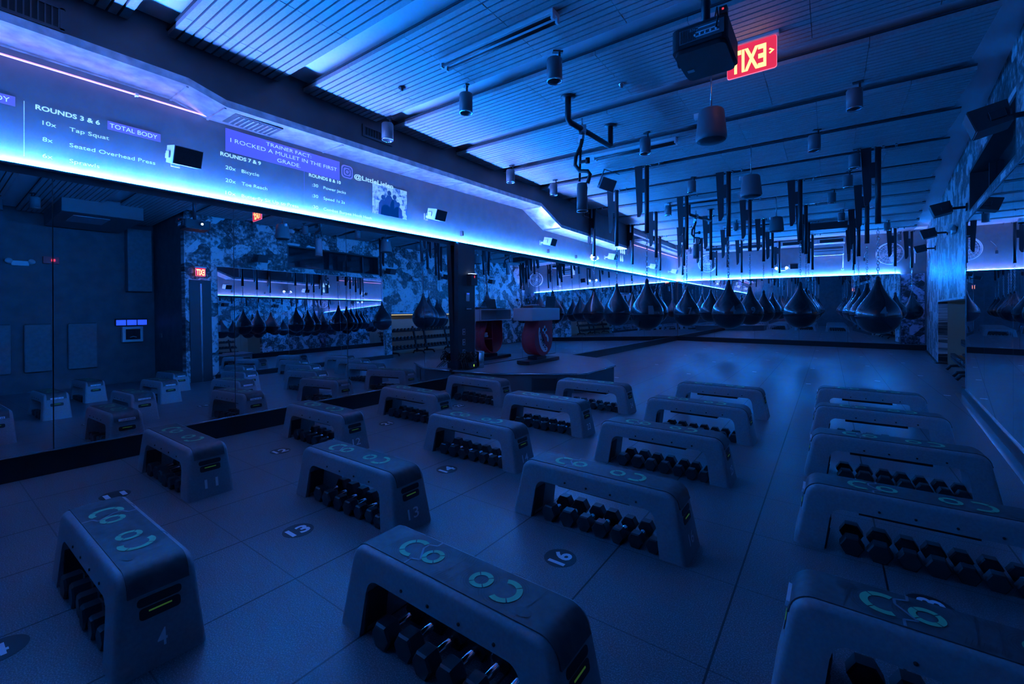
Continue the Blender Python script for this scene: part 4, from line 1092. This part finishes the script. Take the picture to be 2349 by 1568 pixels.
for sx in (-1, 1): add_box(bm, mid + dd * sx * .19 + nn * .008 + Vector((0, 0, .13)), (.012, .014, .21), R)
obj('hatch_frame', bm, M['base_black'], hs)

pd = thing('podium', 'red drum shaped podium with white tray on the stage', 'podium', P(-3.36, 5.28, ST), 0)
DY = .235 * S      # radius of the drum
zc = .335 * S
def drum_outline(r, n=30):
    pts = []
    for k in range(n + 1):
        a = PI * .98 * -1 + (PI * .98 + 0) * k / n       # from left, under, to right
        pts.append((r * math.cos(a), zc + r * math.sin(a)))
    pts = [p for p in pts]
    top = .60 * S
    return pts + [(r, top), (-r * .55, top), (-r * .80, zc + r * .60), (-r * .96, zc + r * .27)]
bm = bmesh.new()
out_ = drum_outline(DY); inn = drum_outline(DY - .02)
n = len(out_)
xb, xf = -.11 * S, .11 * S
va = [[bm.verts.new((x, p[0], p[1])) for p in pl] for pl, x in ((out_, xb), (out_, xf), (inn, xb), (inn, xf - .03))]
for i in range(n):
    j = (i + 1) % n
    for q0, q1 in ((0, 1), (2, 3), (0, 2)):
        f = bm.faces.new((va[q0][i], va[q0][j], va[q1][j], va[q1][i])); f.smooth = q0 != 0 or q1 != 2
bm.faces.new(va[1]); bm.faces.new(va[3][::-1])
drum = obj('drum', bm, M['red'], pd)
bm = bmesh.new(); add_box(bm, (-.02, 0, zc), (.2, .02, DY * 1.95)); add_box(bm, (-.02, -DY * .48, zc - .02), (.2, DY * .9, .02)); obj('shelf', bm, M['red'], drum)
# logo on the face towards the room: wedge with the name, plus, comma
xf2 = xf + .002
bm = bmesh.new()
wedge = [(-.155, .165), (-.135, .18), (-.118, .165), (-.09, .06), (-.03, -.05), (.07, -.155), (.13, -.195), (.125, -.235), (.08, -.262), (.0, -.255), (-.075, -.20), (-.135, -.11), (-.165, .02), (-.168, .11)]
bm.faces.new([bm.verts.new((xf2, y * 1.05 - .01, zc + z * 1.05 + .03)) for y, z in wedge])
lg = obj('logo_wedge', bm, M['white_print'], drum)
bm = bmesh.new()
for i, ch in enumerate('RUMBLE'):
    f = i / 5; cy_ = -.125 + .20 * f; cz_ = .03 + .09 - .30 * f ** .8; h_ = .085 + .05 * math.sin(PI * min(1, f + .15)); 
    add_text(bm, ch, (xf2 + .002, cy_ - .01 - .03, zc + cz_ - h_ * .62 + .035), (0, .9, -.50 + .25 * f), (0, .42 - .3 * f, .9), .042, h_, .02)
obj('logo_text', bm, M['slot'], lg)
bm = bmesh.new()
for pl in ([(.0, .23), (.03, .25), (.05, .23), (.05, .10), (.03, .08), (.0, .10)], [(-.045, .19), (-.055, .165), (-.045, .14), (.095, .14), (.105, .165), (.095, .19)]):
    bm.faces.new([bm.verts.new((xf2 + .0005, y, zc + z)) for y, z in pl])
obj('logo_plus', bm, M['white_print'], drum)
bm = bmesh.new(); pts = arc(.05, -.02, .115, .0 - .45, PI * .5, 10); inn_ = arc(.05, -.02, .065, .0 - .35, PI * .5, 10)
bm.faces.new([bm.verts.new((xf2, p[0], zc + p[1])) for p in pts + inn_[::-1]]); obj('logo_comma', bm, M['white_print'], drum)
bm = bmesh.new()
W_, D_, H_ = .30 * S, .74 * S, .16 * S; ct = Vector((-.02 * S, .03 * S, .68 * S))
for c_, s_ in (((0, 0, -H_ / 2), (W_, D_, .02)), ((0, 0, H_ / 2), (W_, D_, .02)), ((W_ / 2, 0, 0), (.02, D_, H_)), ((0, -D_ / 2, 0), (W_, .02, H_)), ((0, D_ / 2, 0), (W_, .02, H_))): add_box(bm, ct + Vector(c_), s_, None, .004)
obj('tray', bm, M['white_plastic'], pd)
bm = bmesh.new(); add_box(bm, (.0, .06, .035), (.27, 1.12 * .95, .06), None, .008); add_box(bm, (0, 0, .085), (.2, .34, .07), None, .01); obj('base', bm, M['black_paint'], pd)
lp = thing('laptop', 'dark open laptop on the podium tray', 'laptop', P(-3.37, 5.50, ST + .768), 0)
bm = bmesh.new(); add_box(bm, (0, 0, .012), (.24, .33, .018), None, .004); obj('keyboard_base', bm, M['black_plastic'], lp)
bm = bmesh.new(); add_box(bm, (.13, 0, .12), (.012, .33, .21), rotm(0, .15, 0), .004); obj('screen', bm, M['black_plastic'], lp)
mx = thing('mixing_desk', 'small dark mixing desk on the podium tray', 'mixer', P(-3.37, 5.14, ST + .768), 0)
bm = bmesh.new(); add_prism(bm, [(-.13, 0), (.13, 0), (.13, .05), (-.13, .025)], -.14, .14); obj('case', bm, M['black_plastic'], mx)
bm = bmesh.new()
for a_ in range(5):
    for b_ in range(5): add_lathe(bm, [(.008, 0), (.007, .018), (0, .018)], 8, (-.09 + a_ * .045, -.1 + b_ * .05, .035 + a_ * .004))
obj('knob', bm, M['steel'], mx)['kind'] = 'stuff'
ms = thing('microphone', 'black gooseneck microphone on the podium tray', 'microphone', P(-3.45, 5.02, ST + .768), 0)
bm = bmesh.new(); add_tube(bm, [(0, 0, 0), (0, 0, .08), (-.04, .02, .14), (-.09, .02, .15)], .006, 6); add_lathe(bm, [(0, 0), (.03, 0), (.03, .012), (0, .012)], 12); obj('stem', bm, M['black_metal'], ms)
bm = bmesh.new(); add_lathe(bm, [(0, 0), (.018, .01), (.018, .04), (0, .05)], 10, (-.09, .02, .15), 0, rotm(0, -PI / 2, 0)); obj('windscreen', bm, M['rubber'], ms)
tw = thing('towel', 'folded pale towel inside the back of the podium drum', 'towel', P(-3.40, 5.13, ST + .335), 0)
bm = bmesh.new(); add_box(bm, (0, 0, .04), (.14, .13, .05), None, .015); add_box(bm, (0, 0, .09), (.13, .12, .045), rotm(0, 0, .1), .015); obj('fold', bm, M['white_plastic'], tw)

# pilaster with devices
bm = bmesh.new(); add_box(bm, P(-3.775, 4.205, (ST + ZLED) / 2), P(.07, .31, ZLED - ST - .004)); struct('pilaster', bm, M['black_paint'], 'black pilaster between the left mirror panels above the stage')
bm = bmesh.new(); add_box(bm, P(-3.775, 4.366, .86), P(.075, .012, 1.25)); struct('trim_7', bm, M['mirror_edge'], 'pale edge strip on the black pilaster')
t = thing('wall_monitor', 'small black speaker box with lit top on the pilaster', 'speaker', P(-3.70, 4.27, 1.36))
bm = bmesh.new(); add_box(bm, (0, 0, 0), (.10, .16, .19), None, .006); obj('cabinet', bm, M['black_plastic'], t)
bm = bmesh.new(); add_box(bm, (.0, 0, .099), (.08, .12, .008)); obj('lit_strip', bm, M['lamp_white'], t)
bm = bmesh.new(); add_box(bm, (.052, 0, .05), (.004, .012, .04)); obj('status_light', bm, M['red_led'], t)
t = thing('touch_panel', 'pale blue wall touch panel on the black pilaster', 'panel', P(-3.739, 4.22, 1.14))
bm = bmesh.new(); add_box(bm, (.008, 0, 0), (.016, .075, .14), None, .003); obj('case', bm, M['white_plastic'], t)
bm = bmesh.new(); add_box(bm, (.0175, 0, .055), (.003, .06, .015)); obj('screen', bm, M['blue_sign'], t)
t = thing('switch_plate', 'black plate with four pale knobs on the pilaster', 'switch', P(-3.739, 4.24, .99))
bm = bmesh.new(); add_box(bm, (.004, 0, 0), (.008, .14, .06)); obj('plate', bm, M['black_plastic'], t)
for k in range(4):
    bm = bmesh.new(); add_lathe(bm, [(.009, 0), (.008, .016), (0, .016)], 10, (.008, -.045 + k * .03, 0), 0, rotm(0, PI / 2, 0)); obj('knob', bm, M['white_plastic'], t)
for i, z in enumerate((.70, .57, .44)):
    t = thing('wall_plate', 'pale socket plate on the pilaster, %s of three' % ['upper', 'middle', 'lower'][i], 'socket', P(-3.739, 4.15, z), 0, 'socket plates on the pilaster')
    bm = bmesh.new(); add_box(bm, (.004, 0, 0), (.008, .06, .10), None, .002); obj('plate', bm, M['pale_print'], t)
    bm = bmesh.new()
    for zz in (-.025, .025): add_box(bm, (.009, 0, zz), (.004, .03, .026))
    obj('socket', bm, M['slot'], t)
t = thing('trash_can', 'brushed steel cylinder bin on the stage by the pilaster', 'bin', P(-3.64, 4.36, ST))
bm = bmesh.new(); add_lathe(bm, [(0, .002), (.058, .002), (.062, .01), (.064, .27), (.058, .27), (.056, .02), (0, .02)], 28); obj('body', bm, M['steel'], t)
bm = bmesh.new(); add_lathe(bm, [(.063, .262), (.067, .27), (.063, .277), (.058, .27)], 28); obj('rim', bm, M['chrome'], t)
t = thing('amplifier', 'small black amplifier with green light on stage by pilaster', 'amplifier', P(-3.67, 4.19, ST))
bm = bmesh.new(); add_box(bm, (0, 0, .055), (.12, .22, .10), None, .006); obj('case', bm, M['black_plastic'], t)
bm = bmesh.new(); add_box(bm, (.062, .03, .06), (.004, .014, .035)); obj('status_light', bm, M['lime_led'], t)
rc = random.Random(3)
bm = bmesh.new()
for k in range(11):
    cx_, cy_ = rc.uniform(-.03, .04), rc.uniform(-.16, .16); pts = []
    r0 = rc.uniform(.05, .10); a0 = rc.uniform(0, 6)
    for q in range(26): a = a0 + q * .42; pts.append((cx_ + r0 * .5 * math.cos(a * .7 + k), cy_ + r0 * math.cos(a), .13 + .05 * math.sin(a * 1.3 + k) + .02 * k * .5))
    add_tube(bm, pts, .006, 5)
for k in range(4):
    y_ = -.18 + k * .05; add_tube(bm, [(.03, y_, .12), (.09, y_ - .04, .06), (.13, y_ - .07, .01)], .005, 5)
o = obj('cable_bundle', bm, M['cable'], loc=P(-3.68, 4.15, ST + .02)); tag(o, 'tangled pile of black cables on stage below the pilaster', 'cables', None, 'stuff')

# ------------------------------------------------------------------ dumbbell racks in the recess
dbn = 0
def make_rack(label, yc):
    t = thing('dumbbell_rack', label, 'rack', RW(yc, 0, -.30), math.atan2(ey.y, ey.x) - PI / 2, 'dumbbell racks in the recess')
    W_ = 1.70
    for s in (-1, 1):
        bm = bmesh.new(); y_ = s * W_ * .36
        add_tube(bm, [(-.36, y_, .03), (-.30, y_, .11), (-.2, y_, .12), (.12, y_, .12), (.18, y_, .03)], .028, 10)
        add_box(bm, (.08, y_, .55), (.07, .05, .95), rotm(0, .22, 0), .006); obj('upright', bm, M['black_metal'], t)
    for k, (x, z) in enumerate(((-.17, .26), (-.02, .56), (.12, .86))):
        bm = bmesh.new()
        for dx in (-.075, .075): add_box(bm, (x + dx, 0, z + dx * .35), (.03, W_, .02), rotm(0, -.3, 0))
        add_box(bm, (x - .105, 0, z - .01), (.01, W_, .05), rotm(0, -.3, 0)); obj('tier', bm, M['black_metal'], t)
    return t
for ri, yc in enumerate((7.93, 9.27)):
    t = make_rack(['black three tier dumbbell rack in recess, nearer the mirror', 'black three tier dumbbell rack in recess, farther back'][ri], yc)
    rz = math.atan2(ey.y, ey.x) - PI / 2
    base = RW(yc, 0, -.30)
    for k, (x, z) in enumerate(((-.17, .26), (-.02, .56), (.12, .86))):
        for q in range(10):
            kk = 0 if k == 0 else (1 if k == 1 else 2)
            p = Vector((x, -.765 + q * .170, z + .012 + DBR[kk] * .87)); p = Matrix.Rotation(rz, 3, 'Z') @ p + base
            place_db(kk, p, rz + PI / 2, 'black dumbbell on the %s tier of the %s recess rack, %s along' % (['bottom', 'middle', 'top'][k], ['nearer', 'farther'][ri], ORD[q]), 'dumbbells on the recess racks', 0)

# ------------------------------------------------------------------ alcove things seen in the left mirror
XA = 2.4
for i, (y0, y1) in enumerate(((.66, .97), (1.10, 1.40), (1.58, 1.93))):
    t = thing('wall_pad', 'grey padded board on the alcove wall, %s' % ['nearest the camera', 'middle of three', 'beside the cabinet'][i], 'wall pad', P(XA, (y0 + y1) / 2, .68), 0, 'padded boards on the alcove wall')
    bm = bmesh.new(); add_box(bm, (-.04, 0, 0), (.08, (y1 - y0) * S, .74 * S), None, .02); obj('pad', bm, M['mat_pad'], t)
    bm = bmesh.new(); add_box(bm, (-.045, 0, .372 * S), (.09, (y1 - y0) * S * .9, .02)); obj('rail', bm, M['black_metal'], t)
t = thing('aed_cabinet', 'pale defibrillator cabinet on the alcove wall', 'cabinet', P(XA, 2.39, .84))
bm = bmesh.new(); add_box(bm, (-.06, 0, 0), (.12, .37, .35), None, .01); obj('case', bm, M['white_plastic'], t)
bm = bmesh.new(); add_box(bm, (-.122, 0, .0), (.006, .26, .24)); d_ = obj('door_window', bm, M['screen_dark'], t)
bm = bmesh.new(); add_tube(bm, [(-.13, -.06, -.07), (-.13, 0, -.05), (-.13, .06, -.07)], .008, 6); obj('handle', bm, M['white_plastic'], t)
t = thing('lit_wall_sign', 'blue lit sign above the defibrillator cabinet', 'sign', P(XA, 2.385, 1.055))
bm = bmesh.new(); add_box(bm, (-.03, 0, 0), (.06, .58, .17), None, .008); obj('case', bm, M['black_plastic'], t)
for k in range(3):
    bm = bmesh.new(); add_box(bm, (-.0625, (k - 1) * .19, -.01), (.005, .17, .12)); obj('lit_panel', bm, M['blue_sign'], t)
bm = bmesh.new(); add_box(bm, P(XA - .09, 2.48, 2.14), P(.18, .34, 1.10), None, .01); tag(obj('vertical_duct', bm, M['mat_pad']), 'grey vertical duct casing on the alcove wall', 'duct')
t = thing('alarm_strobe', 'small red alarm strobe on the alcove wall', 'alarm', P(XA, 1.40, 2.065))
bm = bmesh.new(); add_box(bm, (-.03, 0, 0), (.06, .24, .15), None, .008); obj('case', bm, M['red'], t)
bm = bmesh.new(); add_box(bm, (-.063, .03, 0), (.008, .06, .05)); obj('lens', bm, M['red_led'], t)
t = thing('thermostat', 'small pale thermostat on the alcove return wall', 'thermostat', P(2.05, 2.72, .80))
bm = bmesh.new(); add_box(bm, (0, -.012, 0), (.13, .024, .10), None, .004); obj('case', bm, M['grey_plastic'], t)
t = thing('ceiling_air_unit', 'large boxed air unit under the alcove ceiling', 'air unit', P(1.55, 1.75, 2.70))
bm = bmesh.new(); add_box(bm, (0, 0, 0), P(1.3, .9, .24), None, .01); obj('casing', bm, M['grey_plastic'], t)
bm = bmesh.new(); add_box(bm, P(-.2, -.1, -.122), P(.5, .4, .01)); obj('intake_grille', bm, M['pale_print'], t)
